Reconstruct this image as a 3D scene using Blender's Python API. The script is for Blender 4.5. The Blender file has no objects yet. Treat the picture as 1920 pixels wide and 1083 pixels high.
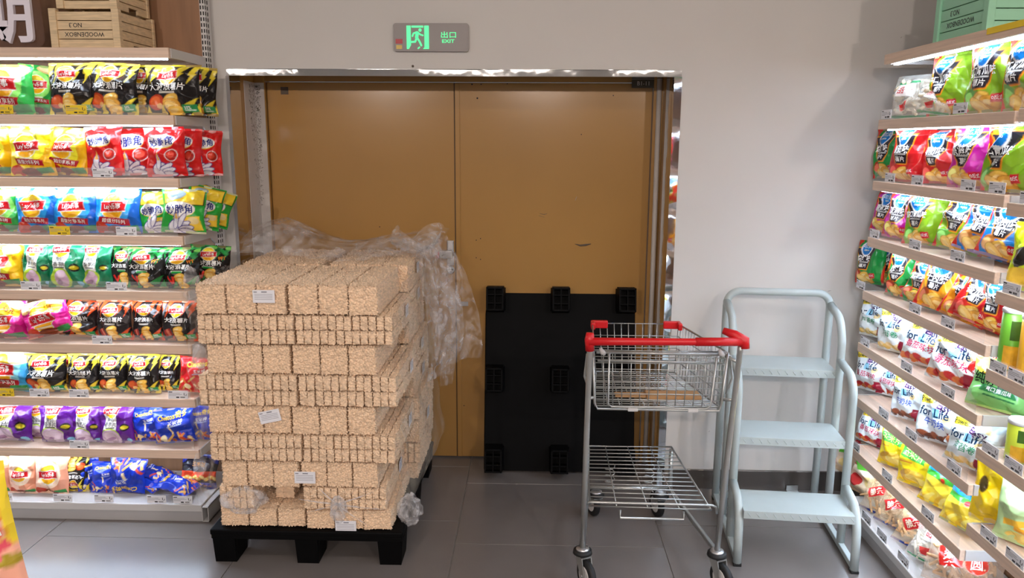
import bpy, bmesh, math, random
import numpy as np
from mathutils import Matrix, Vector

# ------------------------------------------------------------------ camera, world, lights, exposure
SC = bpy.context.scene
COL = SC.collection
F_PX, PITCH, YAW, ROLL, CAM_H = 1433.0, 0.188295, 0.026644, -0.005369, 1.7

def cam_basis():
    cp, sp, cy, sy = math.cos(PITCH), math.sin(PITCH), math.cos(YAW), math.sin(YAW)
    f = np.array([-sy*cp, cy*cp, -sp]); r = np.array([cy, sy, 0.]); d = np.cross(f, r)
    cr, sr = math.cos(ROLL), math.sin(ROLL)
    return np.array([r*cr + d*sr, d*cr - r*sr, f])
CM = cam_basis()
cam_d = bpy.data.cameras.new('camera'); cam = bpy.data.objects.new('camera', cam_d); COL.objects.link(cam)
cam_d.sensor_width = 36.0; cam_d.lens = F_PX/1920*36.0; cam_d.clip_start = 0.02; cam_d.clip_end = 100
mw = Matrix.Identity(4)
for i in range(3):
    mw[i][0] = CM[0][i]; mw[i][1] = -CM[1][i]; mw[i][2] = -CM[2][i]
mw[2][3] = CAM_H
cam.matrix_world = mw
SC.camera = cam
SC.view_settings.view_transform = 'Standard'; SC.view_settings.look = 'None'
SC.view_settings.gamma = 1.0; SC.view_settings.use_curve_mapping = False
SC.view_settings.exposure = 1.0
world = bpy.data.worlds.new('store_ambient'); SC.world = world; world.use_nodes = True
bg = world.node_tree.nodes['Background']
bg.inputs[0].default_value = (0.92, 0.95, 1.0, 1); bg.inputs[1].default_value = 0.17
CEIL_E, LED_E, SPOT_W = 4.4, 17.5, 82.0

# measured places: a picture point on a plane of the room (metres)
def ray(u, v): return CM.T @ np.array([(u-960)/F_PX, (v-541.5)/F_PX, 1.0])
def atY(u, v, Y): d = ray(u, v); return np.array([0, 0, CAM_H]) + d*Y/d[1]
def atX(u, v, X): d = ray(u, v); return np.array([0, 0, CAM_H]) + d*X/d[0]
def atZ(u, v, Z): d = ray(u, v); return np.array([0, 0, CAM_H]) + d*(Z-CAM_H)/d[2]

rnd = random.Random(7)
def lin(c):
    """sRGB 0..255 -> linear"""
    c = np.asarray(c, float)/255.0
    return np.where(c <= 0.04045, c/12.92, ((c+0.055)/1.055)**2.4)

# ------------------------------------------------------------------ materials
MATS = {}
def mat(name, rgb=(200,200,200), rough=0.5, metal=0.0, spec=0.5, noise=None, bump=None, emit=None, coat=0.0, alpha=None):
    if name in MATS: return MATS[name]
    m = bpy.data.materials.new(name); m.use_nodes = True; nt = m.node_tree; N = nt.nodes; L = nt.links
    b = N['Principled BSDF']; c = lin(rgb)
    b.inputs['Base Color'].default_value = (*c, 1)
    b.inputs['Roughness'].default_value = rough; b.inputs['Metallic'].default_value = metal
    b.inputs['Specular IOR Level'].default_value = spec; b.inputs['Coat Weight'].default_value = coat
    tc = N.new('ShaderNodeTexCoord')
    if noise:                       # (scale, amount, detail, stretch xyz)
        sc, am, de, st = noise
        mp = N.new('ShaderNodeMapping'); mp.inputs['Scale'].default_value = st
        L.new(tc.outputs['Object'], mp.inputs['Vector'])
        n = N.new('ShaderNodeTexNoise'); n.inputs['Scale'].default_value = sc; n.inputs['Detail'].default_value = de
        L.new(mp.outputs[0], n.inputs['Vector'])
        r = N.new('ShaderNodeValToRGB')
        lo = np.clip(c*(1-am), 0, 1); hi = np.clip(c*(1+am*0.7), 0, 1)
        r.color_ramp.elements[0].position = 0.3; r.color_ramp.elements[0].color = (*lo, 1)
        r.color_ramp.elements[1].position = 0.7; r.color_ramp.elements[1].color = (*hi, 1)
        L.new(n.outputs['Fac'], r.inputs['Fac']); L.new(r.outputs['Color'], b.inputs['Base Color'])
    if bump:                        # (scale, strength, distance)
        n2 = N.new('ShaderNodeTexNoise'); n2.inputs['Scale'].default_value = bump[0]; n2.inputs['Detail'].default_value = 3
        L.new(tc.outputs['Object'], n2.inputs['Vector'])
        bp = N.new('ShaderNodeBump'); bp.inputs['Strength'].default_value = bump[1]; bp.inputs['Distance'].default_value = bump[2]
        L.new(n2.outputs['Fac'], bp.inputs['Height']); L.new(bp.outputs['Normal'], b.inputs['Normal'])
    if emit:
        b.inputs['Emission Color'].default_value = (*lin(emit[0]), 1); b.inputs['Emission Strength'].default_value = emit[1]
    MATS[name] = m
    return m

def film_mat(name, tint=(235,235,238), lo=0.06, hi=0.5, scale=14.0, rough=0.12, fac=0.0):
    """clear plastic film: mostly see-through, creases catch the light"""
    m = bpy.data.materials.new(name); m.use_nodes = True; nt = m.node_tree; N = nt.nodes; L = nt.links
    b = N['Principled BSDF']; b.inputs['Base Color'].default_value = (*lin(tint), 1)
    b.inputs['Roughness'].default_value = rough; b.inputs['Specular IOR Level'].default_value = 0.8
    tr = N.new('ShaderNodeBsdfTransparent'); mx = N.new('ShaderNodeMixShader')
    tc = N.new('ShaderNodeTexCoord'); n = N.new('ShaderNodeTexNoise')
    n.inputs['Scale'].default_value = scale; n.inputs['Detail'].default_value = 5; n.inputs['Distortion'].default_value = 1.5
    L.new(tc.outputs['Object'], n.inputs['Vector'])
    mr = N.new('ShaderNodeMapRange'); mr.inputs['From Min'].default_value = 0.42; mr.inputs['From Max'].default_value = 0.68
    mr.inputs['To Min'].default_value = lo; mr.inputs['To Max'].default_value = hi
    L.new(n.outputs['Fac'], mr.inputs['Value'])
    bp = N.new('ShaderNodeBump'); bp.inputs['Strength'].default_value = 0.6; bp.inputs['Distance'].default_value = 0.006
    L.new(n.outputs['Fac'], bp.inputs['Height']); L.new(bp.outputs['Normal'], b.inputs['Normal'])
    L.new(mr.outputs[0], mx.inputs['Fac']); L.new(tr.outputs[0], mx.inputs[1]); L.new(b.outputs[0], mx.inputs[2])
    L.new(mx.outputs[0], N['Material Output'].inputs['Surface'])
    MATS[name] = m
    return m

def print_mat(name, rough=0.3, bump=0.25, spec=0.5, metal=0.0, see=None):
    """printed surface: colour from the colour attribute of the mesh"""
    m = bpy.data.materials.new(name); m.use_nodes = True; nt = m.node_tree; N = nt.nodes; L = nt.links
    b = N['Principled BSDF']; a = N.new('ShaderNodeAttribute'); a.attribute_name = 'print'
    L.new(a.outputs['Color'], b.inputs['Base Color'])
    b.inputs['Roughness'].default_value = rough; b.inputs['Specular IOR Level'].default_value = spec
    b.inputs['Metallic'].default_value = metal
    if bump:
        tc = N.new('ShaderNodeTexCoord'); n = N.new('ShaderNodeTexNoise'); n.inputs['Scale'].default_value = 9; n.inputs['Detail'].default_value = 2
        L.new(tc.outputs['Object'], n.inputs['Vector'])
        ad = N.new('ShaderNodeVectorMath'); ad.operation = 'MULTIPLY_ADD'; ad.inputs[1].default_value = (0.06, 0.06, 0.06)
        L.new(n.outputs['Color'], ad.inputs[0]); L.new(tc.outputs['Object'], ad.inputs[2])
        vo = N.new('ShaderNodeTexVoronoi'); vo.feature = 'F1'; vo.inputs['Scale'].default_value = 21; L.new(ad.outputs[0], vo.inputs['Vector'])
        bp = N.new('ShaderNodeBump'); bp.inputs['Strength'].default_value = bump; bp.inputs['Distance'].default_value = 0.03
        L.new(vo.outputs['Distance'], bp.inputs['Height']); L.new(bp.outputs['Normal'], b.inputs['Normal'])
    if see is not None:
        tr = N.new('ShaderNodeBsdfTransparent'); mx = N.new('ShaderNodeMixShader'); mx.inputs['Fac'].default_value = see
        L.new(a.outputs['Alpha'], mx.inputs['Fac']); L.new(tr.outputs[0], mx.inputs[1]); L.new(b.outputs[0], mx.inputs[2]); L.new(mx.outputs[0], N['Material Output'].inputs['Surface'])
    MATS[name] = m
    return m

mat('wall_paint', (206,203,199), 0.75, noise=(1.6, 0.03, 3, (1,1,1)), bump=(30, 0.05, 0.004))
mat('ceiling_paint', (215,213,208), 0.9, noise=(2, 0.02, 2, (1,1,1)))
mat('tile', (118,112,109), 0.24, spec=0.55, noise=(5, 0.05, 5, (1,1,1)), bump=(9, 0.02, 0.003))
mat('grout', (146,143,139), 0.7, noise=(40, 0.08, 2, (1,1,1)))
mat('skirting', (112,105,100), 0.25, metal=0.6, noise=(6, 0.05, 2, (1,1,1)))
mat('chrome', (225,226,228), 0.05, metal=1.0, bump=(5, 0.35, 0.006), noise=(9, 0.03, 2, (1,1,1)))
mat('door_paint', (168,127,70), 0.2, spec=0.45, noise=(2.2, 0.05, 4, (1,1,1)), bump=(7, 0.06, 0.006))
mat('door_seam', (84,60,30), 0.6, noise=(20, 0.1, 2, (1,1,1)))
mat('guard_paint', (196,190,185), 0.5, noise=(14, 0.06, 4, (1,1,1)), bump=(60, 0.15, 0.002))
mat('scuff', (96,84,72), 0.8, noise=(30, 0.3, 3, (1,1,1)))
mat('wood_shelf', (230,202,180), 0.45, noise=(3.2, 0.14, 6, (1.2, 22, 30)))
mat('wood_shelf_y', (206,178,154), 0.45, noise=(3.2, 0.14, 6, (22, 1.2, 30)))
mat('wood_panel', (146,108,78), 0.5, noise=(2.5, 0.2, 6, (9, 9, 0.8)))
mat('crate_wood', (226,200,160), 0.6, noise=(4.5, 0.2, 6, (2.5, 6, 26)))
mat('crate_mint', (158,216,184), 0.55, noise=(5, 0.03, 3, (1,1,8)))
mat('white_metal', (205,203,202), 0.4, noise=(4, 0.03, 2, (1,1,1)))
mat('grey_plinth', (176,174,175), 0.4, noise=(5, 0.03, 2, (1,1,1)))
mat('black_slot', (22,20,20), 0.8, noise=(20, 0.1, 1, (1,1,1)))
mat('dark_back', (58,48,42), 0.7, noise=(4, 0.1, 2, (1,1,1)))
mat('led', (255,255,255), 0.5, emit=((208,230,255), LED_E), noise=(3, 0.01, 1, (1,1,1)))
mat('lamp', (255,255,255), 0.5, emit=((255,240,228), CEIL_E), noise=(3, 0.01, 1, (1,1,1)))
mat('black_plastic', (9,9,10), 0.6, spec=0.08, noise=(9, 0.15, 4, (1,1,1)), bump=(50, 0.1, 0.002))
mat('black_rubber', (24,24,25), 0.6, noise=(30, 0.15, 2, (1,1,1)))
mat('red_plastic', (206,22,30), 0.35, noise=(12, 0.05, 2, (1,1,1)))
mat('zinc', (186,188,186), 0.3, metal=0.75, noise=(12, 0.06, 2, (1,1,1)))
mat('ladder_paint', (178,188,187), 0.42, noise=(8, 0.04, 3, (1,1,1)), bump=(60, 0.06, 0.002))
mat('cardboard', (186,142,96), 0.8, noise=(6, 0.08, 3, (1,1,1)))
mat('paper_white', (240,240,246), 0.55, noise=(10, 0.02, 2, (1,1,1)))
mat('paper_yellow', (250,214,40), 0.5, noise=(10, 0.02, 2, (1,1,1)))
mat('ink_black', (40,38,42), 0.6, noise=(20, 0.05, 2, (1,1,1)))
mat('ink_grey', (150,150,160), 0.6, noise=(20, 0.05, 2, (1,1,1)))
mat('ink_brown', (58,44,34), 0.7, noise=(20, 0.1, 2, (1,1,1)))
mat('sticker_red', (176,30,44), 0.4, noise=(20, 0.05, 2, (1,1,1)))
mat('sticker_yellow', (214,182,84), 0.4, noise=(20, 0.05, 2, (1,1,1)))
mat('sign_grey', (138,131,129), 0.4, metal=0.0, noise=(8, 0.03, 2, (1,1,1)))
mat('sign_green', (60,180,110), 0.6, emit=((90,240,150), 0.62), noise=(8, 0.01, 2, (1,1,1)))
mat('steel', (200,200,202), 0.28, metal=0.85, noise=(20, 0.05, 2, (1,1,1)))
mat('plate_dark', (70,62,46), 0.25, noise=(20, 0.08, 2, (1,1,1)))
mat('acrylic_white', (238,232,242), 0.25, noise=(5, 0.01, 2, (1,1,1)))
mat('snack_white', (238,226,200), 0.7, noise=(30, 0.08, 3, (1,1,1)))
mat('snack_tan', (222,176,126), 0.7, noise=(30, 0.12, 3, (1,1,1)))
film_mat('stretch_film', (232,228,228), 0.06, 0.42, 9.0)
film_mat('clear_lip', (238,242,246), 0.09, 0.13, 2.0, 0.06)
film_mat('clear_bag', (240,242,240), 0.12, 0.4, 16.0, 0.15)
film_mat('brown_acrylic', (120,84,64), 0.35, 0.45, 2.0, 0.1)
film_mat('haze_film', (226,214,196), 0.12, 0.34, 7.0, 0.2)
film_mat('film_bunch', (236,234,236), 0.10, 0.46, 16.0, 0.12)
print_mat('bag_print', 0.24, 0.3, 0.45)
print_mat('rice', 0.8, 0.0, 0.2)
print_mat('paper_print', 0.45, 0.0, 0.4)
print_mat('clear_print', 0.25, 0.25, 0.6, see=0.62)

# ------------------------------------------------------------------ object helpers
def link(name, me, m, parent=None):
    o = bpy.data.objects.new(name, me); COL.objects.link(o)
    if m is not None and len(me.materials) == 0: me.materials.append(MATS[m])
    if parent is not None: o.parent = parent
    return o
def tag(o, label=None, cat=None, group=None, kind=None):
    if label: o['label'] = label
    if cat: o['category'] = cat
    if group: o['group'] = group
    if kind: o['kind'] = kind
    return o
def empty(name, loc=(0,0,0), rz=0.0):
    o = bpy.data.objects.new(name, None); COL.objects.link(o); o.location = loc; o.rotation_euler = (0, 0, rz)
    o.empty_display_size = 0.05
    return o
class MB:
    """collects shapes, then becomes ONE mesh"""
    def __init__(s): s.bm = bmesh.new()
    def box(s, x0, x1, y0, y1, z0, z1, bev=0.0):
        r = bmesh.ops.create_cube(s.bm, size=1.0); vs = r['verts']
        for v in vs:
            v.co = Vector(((x0+x1)/2 + v.co.x*(x1-x0), (y0+y1)/2 + v.co.y*(y1-y0), (z0+z1)/2 + v.co.z*(z1-z0)))
        if bev > 0:
            es = list({e for v in vs for e in v.link_edges})
            bmesh.ops.bevel(s.bm, geom=es, offset=bev, segments=2, affect='EDGES', profile=0.5)
        return s
    def tube(s, pts, r, seg=8, closed=False, cap=True, flat=1.0):
        pts = [Vector(p) for p in pts]; n = len(pts); rings = []; prev = None
        for i, p in enumerate(pts):
            a = pts[i-1] if (i > 0 or closed) else p; b = pts[(i+1) % n] if (i < n-1 or closed) else p
            t = (b-a)
            t = t.normalized() if t.length > 1e-9 else Vector((0,0,1))
            if prev is None:
                up = Vector((0,0,1)) if abs(t.z) < 0.9 else Vector((0,1,0)); x = t.cross(up).normalized()
            else:
                x = (prev - t*prev.dot(t)).normalized()
            prev = x; y = t.cross(x); rr = r[i] if isinstance(r, (list, tuple)) else r
            rings.append([s.bm.verts.new(p + (x*math.cos(2*math.pi*k/seg) + y*math.sin(2*math.pi*k/seg)*flat)*rr) for k in range(seg)])
        for i in range(n if closed else n-1):
            A, B = rings[i], rings[(i+1) % n]
            for k in range(seg):
                f = s.bm.faces.new((A[k], A[(k+1) % seg], B[(k+1) % seg], B[k])); f.smooth = True
        if cap and not closed:
            s.bm.faces.new(rings[0][::-1]); s.bm.faces.new(rings[-1])
        return s
    def lathe(s, prof, c=(0,0,0), seg=20, axis='Z'):
        rings = []
        for (r, h) in prof:
            ring = []
            for k in range(seg):
                a = 2*math.pi*k/seg; p = (r*math.cos(a), r*math.sin(a), h)
                if axis == 'X': p = (p[2], p[0], p[1])
                elif axis == 'Y': p = (p[0], p[2], p[1])
                ring.append(s.bm.verts.new(Vector(p) + Vector(c)))
            rings.append(ring)
        for A, B in zip(rings, rings[1:]):
            for k in range(seg):
                f = s.bm.faces.new((A[k], A[(k+1) % seg], B[(k+1) % seg], B[k])); f.smooth = True
        s.bm.faces.new(rings[0][::-1]); s.bm.faces.new(rings[-1])
        return s
    def prism(s, pts, axis, a0, a1):
        """2-D outline extruded along an axis; pts are the two other coordinates in order"""
        def P(p, a): return {'X': (a, p[0], p[1]), 'Y': (p[0], a, p[1]), 'Z': (p[0], p[1], a)}[axis]
        A = [s.bm.verts.new(P(p, a0)) for p in pts]; B = [s.bm.verts.new(P(p, a1)) for p in pts]; n = len(pts)
        s.bm.faces.new(A[::-1]); s.bm.faces.new(B)
        for k in range(n): s.bm.faces.new((A[k], A[(k+1) % n], B[(k+1) % n], B[k]))
        return s
    def build(s, name, m, parent=None):
        bmesh.ops.recalc_face_normals(s.bm, faces=s.bm.faces)
        me = bpy.data.meshes.new(name); s.bm.to_mesh(me); s.bm.free()
        return link(name, me, m, parent)
def copy_tree(o, parent=None, loc=None):
    c = o.copy(); COL.objects.link(c); c.parent = parent
    if loc is not None: c.location = loc
    for ch in list(o.children): copy_tree(ch, c)
    return c
def grid_faces(nv, nu, off=0, flip=False):
    i = np.arange(nv-1)[:, None]*nu + np.arange(nu-1)[None, :] + off
    q = np.stack([i, i+1, i+nu+1, i+nu], -1).reshape(-1, 4)
    return q[:, ::-1] if flip else q
def np_mesh(name, verts, quads, colors=None, smooth=True, alpha=None):
    me = bpy.data.meshes.new(name)
    verts = np.asarray(verts, np.float32).reshape(-1, 3); quads = np.asarray(quads, np.int32)
    k = quads.shape[1]
    me.vertices.add(len(verts)); me.vertices.foreach_set('co', verts.ravel())
    me.loops.add(quads.size); me.loops.foreach_set('vertex_index', quads.ravel())
    me.polygons.add(len(quads)); me.polygons.foreach_set('loop_start', np.arange(0, quads.size, k, dtype=np.int32))
    me.update(calc_edges=True)
    me.polygons.foreach_set('use_smooth', np.full(len(quads), smooth))
    if colors is not None:
        at = me.color_attributes.new('print', 'FLOAT_COLOR', 'POINT')
        c4 = np.ones((len(verts), 4), np.float32); c4[:, :3] = colors
        if alpha is not None: c4[:, 3] = alpha
        at.data.foreach_set('color', c4.ravel())
    me.validate()
    return me

# ------------------------------------------------------------------ lettering
GLY = {}
def glyphs(s, bold=0.02):
    """outline of a text as triangles, height of a capital about 1, centred"""
    if any(ord(ch) > 0x2e00 for ch in s): bold *= 0.42
    key = (s, bold)
    if key in GLY: return GLY[key]
    cu = bpy.data.curves.new('t', 'FONT'); cu.body = s; cu.size = 1.0; cu.align_x = 'CENTER'; cu.align_y = 'CENTER'
    cu.resolution_u = 2; cu.offset = bold
    o = bpy.data.objects.new('t', cu); COL.objects.link(o)
    dg = bpy.context.evaluated_depsgraph_get(); ev = o.evaluated_get(dg); me = ev.to_mesh()
    me.calc_loop_triangles()
    vs = np.array([v.co[:2] for v in me.vertices]).reshape(-1, 2); ts = np.array([t.vertices[:] for t in me.loop_triangles]).reshape(-1, 3)
    ev.to_mesh_clear(); bpy.data.objects.remove(o); bpy.data.curves.remove(cu)
    if len(vs):
        mid = (vs.max(0) + vs.min(0))/2; hgt = max(1e-6, vs[:, 1].max() - vs[:, 1].min()); vs = (vs - mid)/hgt
    GLY[key] = (vs, ts)
    return GLY[key]
def flat_text(name, s, h, m, parent, M, bold=0.02, sx=1.0, depth=0.0):
    """text of height h, in the local x-z plane of matrix M (facing local -y)"""
    vs, ts = glyphs(s, bold)
    V = np.zeros((len(vs), 3)); V[:, 0] = vs[:, 0]*h*sx; V[:, 2] = vs[:, 1]*h
    if depth:
        n = len(V); W = V.copy(); W[:, 1] = depth
        from collections import Counter
        ed = Counter()
        for t in ts:
            for a, b in ((t[0], t[1]), (t[1], t[2]), (t[2], t[0])): ed[tuple(sorted((a, b)))] += 1
        bm = bmesh.new(); vv = [bm.verts.new(p) for p in np.vstack([V, W])]
        def face(ix):
            try: bm.faces.new([vv[i] for i in ix])
            except ValueError: pass
        for t in ts: face(t); face([i+n for i in t[::-1]])
        for (a, b), c in ed.items():
            if c == 1: face((a, b, b+n, a+n))
        bmesh.ops.recalc_face_normals(bm, faces=bm.faces)
        me = bpy.data.meshes.new(name); bm.to_mesh(me); bm.free()
    else:
        me = np_mesh(name, V, ts, smooth=False)
    o = link(name, me, m, parent); o.matrix_local = M
    if name == 'lettering': o['kind'] = 'stuff'
    return o

# ------------------------------------------------------------------ the shop: floor, walls, door, ceiling
WALL_Y, DOOR_Y = 3.625, 3.95
OX0, OX1, OZ = -1.41, 0.64, 2.022
TS = 0.60                                    # floor tiles
fl = MB().box(-5, 4, -17, DOOR_Y+0.3, -0.12, -0.004).build('floor', 'grout'); tag(fl, kind='structure')
tile_me = {}
def tile(x0, x1, y0, y1):
    k = (round(x1-x0, 3), round(y1-y0, 3))
    if k not in tile_me:
        b = MB().box(0, x1-x0, 0, y1-y0, -0.012, 0, 0.0012); o = b.build('floor_tile', 'tile'); tile_me[k] = o.data
        bpy.data.objects.remove(o)
    o = link('floor_tile', tile_me[k], None, fl); o.location = (x0, y0, 0)
g = 0.0016
tx0, ty0 = -0.322, 3.632
for i in range(-5, 5):
    for j in range(-5, 1):
        xa = tx0 + i*0.9; yb = ty0 + j*TS + (0.20 if i % 2 else 0.0)
        tile(xa+g, xa+0.9-g, yb-TS+g, yb-g)
    xa = tx0 + i*0.9
    if i % 2 == 0 and xa < 1.0: tile(xa+g, xa+0.9-g, ty0+g, DOOR_Y+0.25)
    elif xa < 1.0: tile(xa+g, xa+0.9-g, ty0+0.2+g, DOOR_Y+0.25)
rest = MB().box(-5, 4, -17, ty0-6*TS-0.02, -0.012, 0, 0).build('floor_far', 'tile', fl)

wb = MB()
wb.box(-5, OX0, WALL_Y, WALL_Y+0.12, 0, 3.0); wb.box(OX1, 4, WALL_Y, WALL_Y+0.12, 0, 3.0); wb.box(OX0, OX1, WALL_Y, WALL_Y+0.12, OZ, 3.0)
tag(wb.build('wall_back', 'wall_paint'), kind='structure')
tag(MB().box(-5, OX0-0.012, WALL_Y+0.12, DOOR_Y+0.2, 0, 3.0).box(OX1+0.012, 4, WALL_Y+0.12, DOOR_Y+0.2, 0, 3.0).box(-5, 4, WALL_Y+0.12, DOOR_Y+0.2, OZ+0.012, 3.0).build('wall_inner', 'wall_paint'), kind='structure')
tag(MB().box(2.25, 2.37, -17, WALL_Y, 0, 3.0).build('wall_right', 'wall_paint'), kind='structure')
tag(MB().box(-5.1, 4.1, -17, DOOR_Y+0.2, 3.0, 3.1).build('ceiling', 'ceiling_paint'), kind='structure')
tag(MB().box(OX1+0.03, 2.25, WALL_Y-0.012, WALL_Y, 0.0, 0.1, 0.002).build('baseboard_back', 'skirting'), kind='structure')
# bright metal lining of the opening
for n, b in (('lining_top', (OX0, OX1, WALL_Y-0.004, DOOR_Y-0.02, OZ-0.002, OZ+0.01)),
             ('lining_right', (OX1-0.001, OX1+0.011, WALL_Y-0.004, WALL_Y+0.20, 0.0, OZ)),
             ('lining_left', (OX0-0.011, OX0+0.001, WALL_Y-0.004, WALL_Y+0.12, 0.0, OZ))):
    tag(MB().box(*b).build('trim_1' if n == 'lining_top' else ('trim_2' if n == 'lining_right' else 'trim_3'), 'chrome'), kind='structure')
tag(MB().prism([(WALL_Y-0.004, OZ-0.022),(WALL_Y-0.0100, OZ-0.022),(WALL_Y-0.0065, OZ+0.006),(WALL_Y-0.003, OZ+0.008)], 'X', OX0-0.012, OX1+0.03).build('trim_4', 'chrome'), kind='structure')
tag(MB().prism([(OX1-0.004, WALL_Y-0.004),(OX1-0.004, WALL_Y-0.018),(OX1+0.034, WALL_Y-0.004)], 'Z', 0.0, OZ-0.022).build('trim_5', 'chrome'), kind='structure')
tag(MB().prism([(OX0+0.002, WALL_Y-0.004),(OX0+0.002, WALL_Y-0.014),(OX0-0.018, WALL_Y-0.004)], 'Z', 0.0, OZ-0.022).build('trim_6', 'chrome'), kind='structure')
# painted steel frame behind the lining
tag(MB().box(OX0-0.011, OX0, WALL_Y+0.12, DOOR_Y, 0, OZ).box(OX1, OX1+0.011, WALL_Y+0.20, DOOR_Y, 0, OZ)
    .box(OX0, OX0+0.055, DOOR_Y-0.02, DOOR_Y+0.06, 0, OZ).box(OX1-0.045, OX1, DOOR_Y-0.02, DOOR_Y+0.06, 0, OZ).box(OX0+0.055, OX1-0.045, DOOR_Y-0.004, DOOR_Y+0.06, OZ-0.022, OZ).build('trim_7', 'door_paint'), kind='structure')
XM = -0.400
def leaf(name, x0, x1):
    d = MB().box(x0, x1, DOOR_Y, DOOR_Y+0.05, 0.008, OZ-0.025, 0.003).build(name, 'door_paint')
    return tag(d, kind='structure')
dl = leaf('door_1', OX0+0.058, XM-0.0015); dr = leaf('door_2', XM+0.0015, OX1-0.048)
MB().box(XM+0.002, XM+0.026, DOOR_Y-0.006, DOOR_Y+0.001, 0.01, OZ-0.03, 0.002).build('meeting_strip', 'door_paint', dr)
MB().box(XM-0.004, XM+0.002, DOOR_Y-0.0008, DOOR_Y+0.02, 0.01, OZ-0.026).build('seam', 'door_seam', dl)
# lock
p = atY(845, 478, DOOR_Y)
lk = empty('door_lock', (p[0], DOOR_Y, p[2])); tag(lk, 'grey steel lever lock with key cylinder on the tan double door', 'lock')
MB().box(-0.018, 0.018, -0.012, 0, -0.055, 0.078, 0.003).build('back_plate', 'steel', lk)
MB().box(-0.012, 0.014, -0.016, -0.012, 0.03, 0.075, 0.003).build('cover', 'white_metal', lk)
MB().box(-0.055, 0.013, -0.045, -0.012, -0.012, 0.028, 0.005).build('handle', 'steel', lk)
MB().box(-0.075, -0.055, -0.043, -0.014, -0.010, 0.020, 0.003).build('lock_tag', 'sticker_red', lk)
MB().tube([(-0.042,-0.047,0.002),(-0.030,-0.048,0.010),(-0.022,-0.047,0.012)], 0.004, 6).build('latch_knob', 'zinc', lk)
MB().box(0.013, 0.028, -0.020, 0, -0.002, 0.016, 0.002).build('bolt', 'door_seam', lk)
kc = MB().lathe([(0.021,0),(0.021,-0.006),(0.017,-0.009)], (0.0,0,-0.078), 20, 'Y').build('key_cylinder', 'steel', lk)
for a in range(3):
    an = math.radians(90+120*a); MB().lathe([(0.006,-0.009),(0.006,-0.0105)], (0.009*math.cos(an),0,-0.078-0.009*math.sin(an)), 10, 'Y').build('key_hole', 'black_slot', kc)
# little marks on the leaves
def patch(name, u0, v0, u1, v1, m, parent=None, Y=DOOR_Y, th=0.002):
    a = atY(u0, v0, Y); b = atY(u1, v1, Y)
    return MB().box(min(a[0],b[0]), max(a[0],b[0]), Y-th, Y+0.0005, min(a[2],b[2]), max(a[2],b[2])).build(name, m, parent)
patch('sticker_mark', 526, 163, 541, 177, 'scuff', dl, th=0.0008)
patch('nameplate', 780, 144, 821, 147, 'crate_wood', dl)
pl = patch('nameplate', 918, 142, 960, 147, 'white_metal', dr); patch('nameplate_centre', 930, 143, 945, 146, 'sticker_yellow', pl, th=0.003)
for (u, v, r) in ((885,158,2.2),(902,158,1.6),(895,184,2.4),(951,157,1.5),(1150,179,1.5),(893,450,1.5),(901,447,1.5),(893,483,1.4),(901,486,1.4),(712,425,1.5),(1090,252,1.5),(870,760,1.5)):
    q = atY(u, v, DOOR_Y); MB().lathe([(r*0.0027*0.7,0),(r*0.0027*0.7,-0.0015)], (q[0],DOOR_Y,q[2]), 8, 'Y').build('screw_hole', 'black_slot', dr if u > 857 else dl)
def strip(name, pts, r, m, parent, Y=DOOR_Y):
    P = [atY(u, v, Y-0.0006) for u, v in pts]
    return MB().tube([(q[0], Y-0.0006, q[2]) for q in P], r, 5).build(name, m, parent)
strip('scratch', [(1078,457),(1088,460),(1098,459),(1108,457)], [0.001,0.005,0.006,0.002], 'scuff', dr)
strip('scratch', [(1012,400),(1020,402),(1026,400)], [0.0008,0.0016,0.0008], 'scuff', dr)
strip('scratch', [(1010,404),(1021,407)], 0.0008, 'scuff', dr)
patch('hasp', 862, 565, 878, 573, 'steel', dr, th=0.006)
# folded corner guard on the left jamb with worn dark flower print, thin strip on the right one
gd = tag(MB().prism([(OX0+0.001, DOOR_Y-0.16),(OX0+0.004, DOOR_Y-0.16),(OX0+0.006, DOOR_Y-0.025),(OX0+0.052, DOOR_Y-0.025),(OX0+0.052, DOOR_Y-0.021),(OX0+0.001, DOOR_Y-0.021)], 'Z', 0.0, OZ-0.03).build('corner_guard', 'guard_paint'),
    'tall white folded corner guard with worn dark floral print beside left door leaf', 'corner guard')
w = MB(); rg = random.Random(3)
for i in range(420):
    z = OZ-0.04 - abs(rg.gauss(0, 0.28)); fr = (OZ-z)/1.0
    if z < 0.7: continue
    s = rg.choice((0, 1)); l = rg.uniform(0.003, 0.010); a = rg.uniform(0, 6.28)
    if s: c0 = Vector((OX0+0.006+rg.uniform(0, 0.03*max(0.1, 1-fr*0.9)), DOOR_Y-0.0255, z)); d = Vector((math.cos(a), 0, math.sin(a)))
    else: c0 = Vector((OX0+0.0058, DOOR_Y-0.03-rg.uniform(0, 0.085*max(0.1, 1-fr*0.9)), z)); d = Vector((0, math.cos(a), math.sin(a)))
    w.tube([c0-d*l*0.5, c0+d*l*0.5], rg.uniform(0.0005, 0.0013), 4)
tag(w.build('floral_print', 'scuff', gd), kind='stuff')
rs = tag(MB().tube([(OX1-0.018, DOOR_Y-0.028, 0.0),(OX1-0.016, DOOR_Y-0.03, 1.0),(OX1-0.020, DOOR_Y-0.028, OZ-0.004)], 0.013, 8).build('jamb_pipe', 'guard_paint'), 'thin pale grey pipe standing along the right door jamb', 'pipe')
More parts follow.
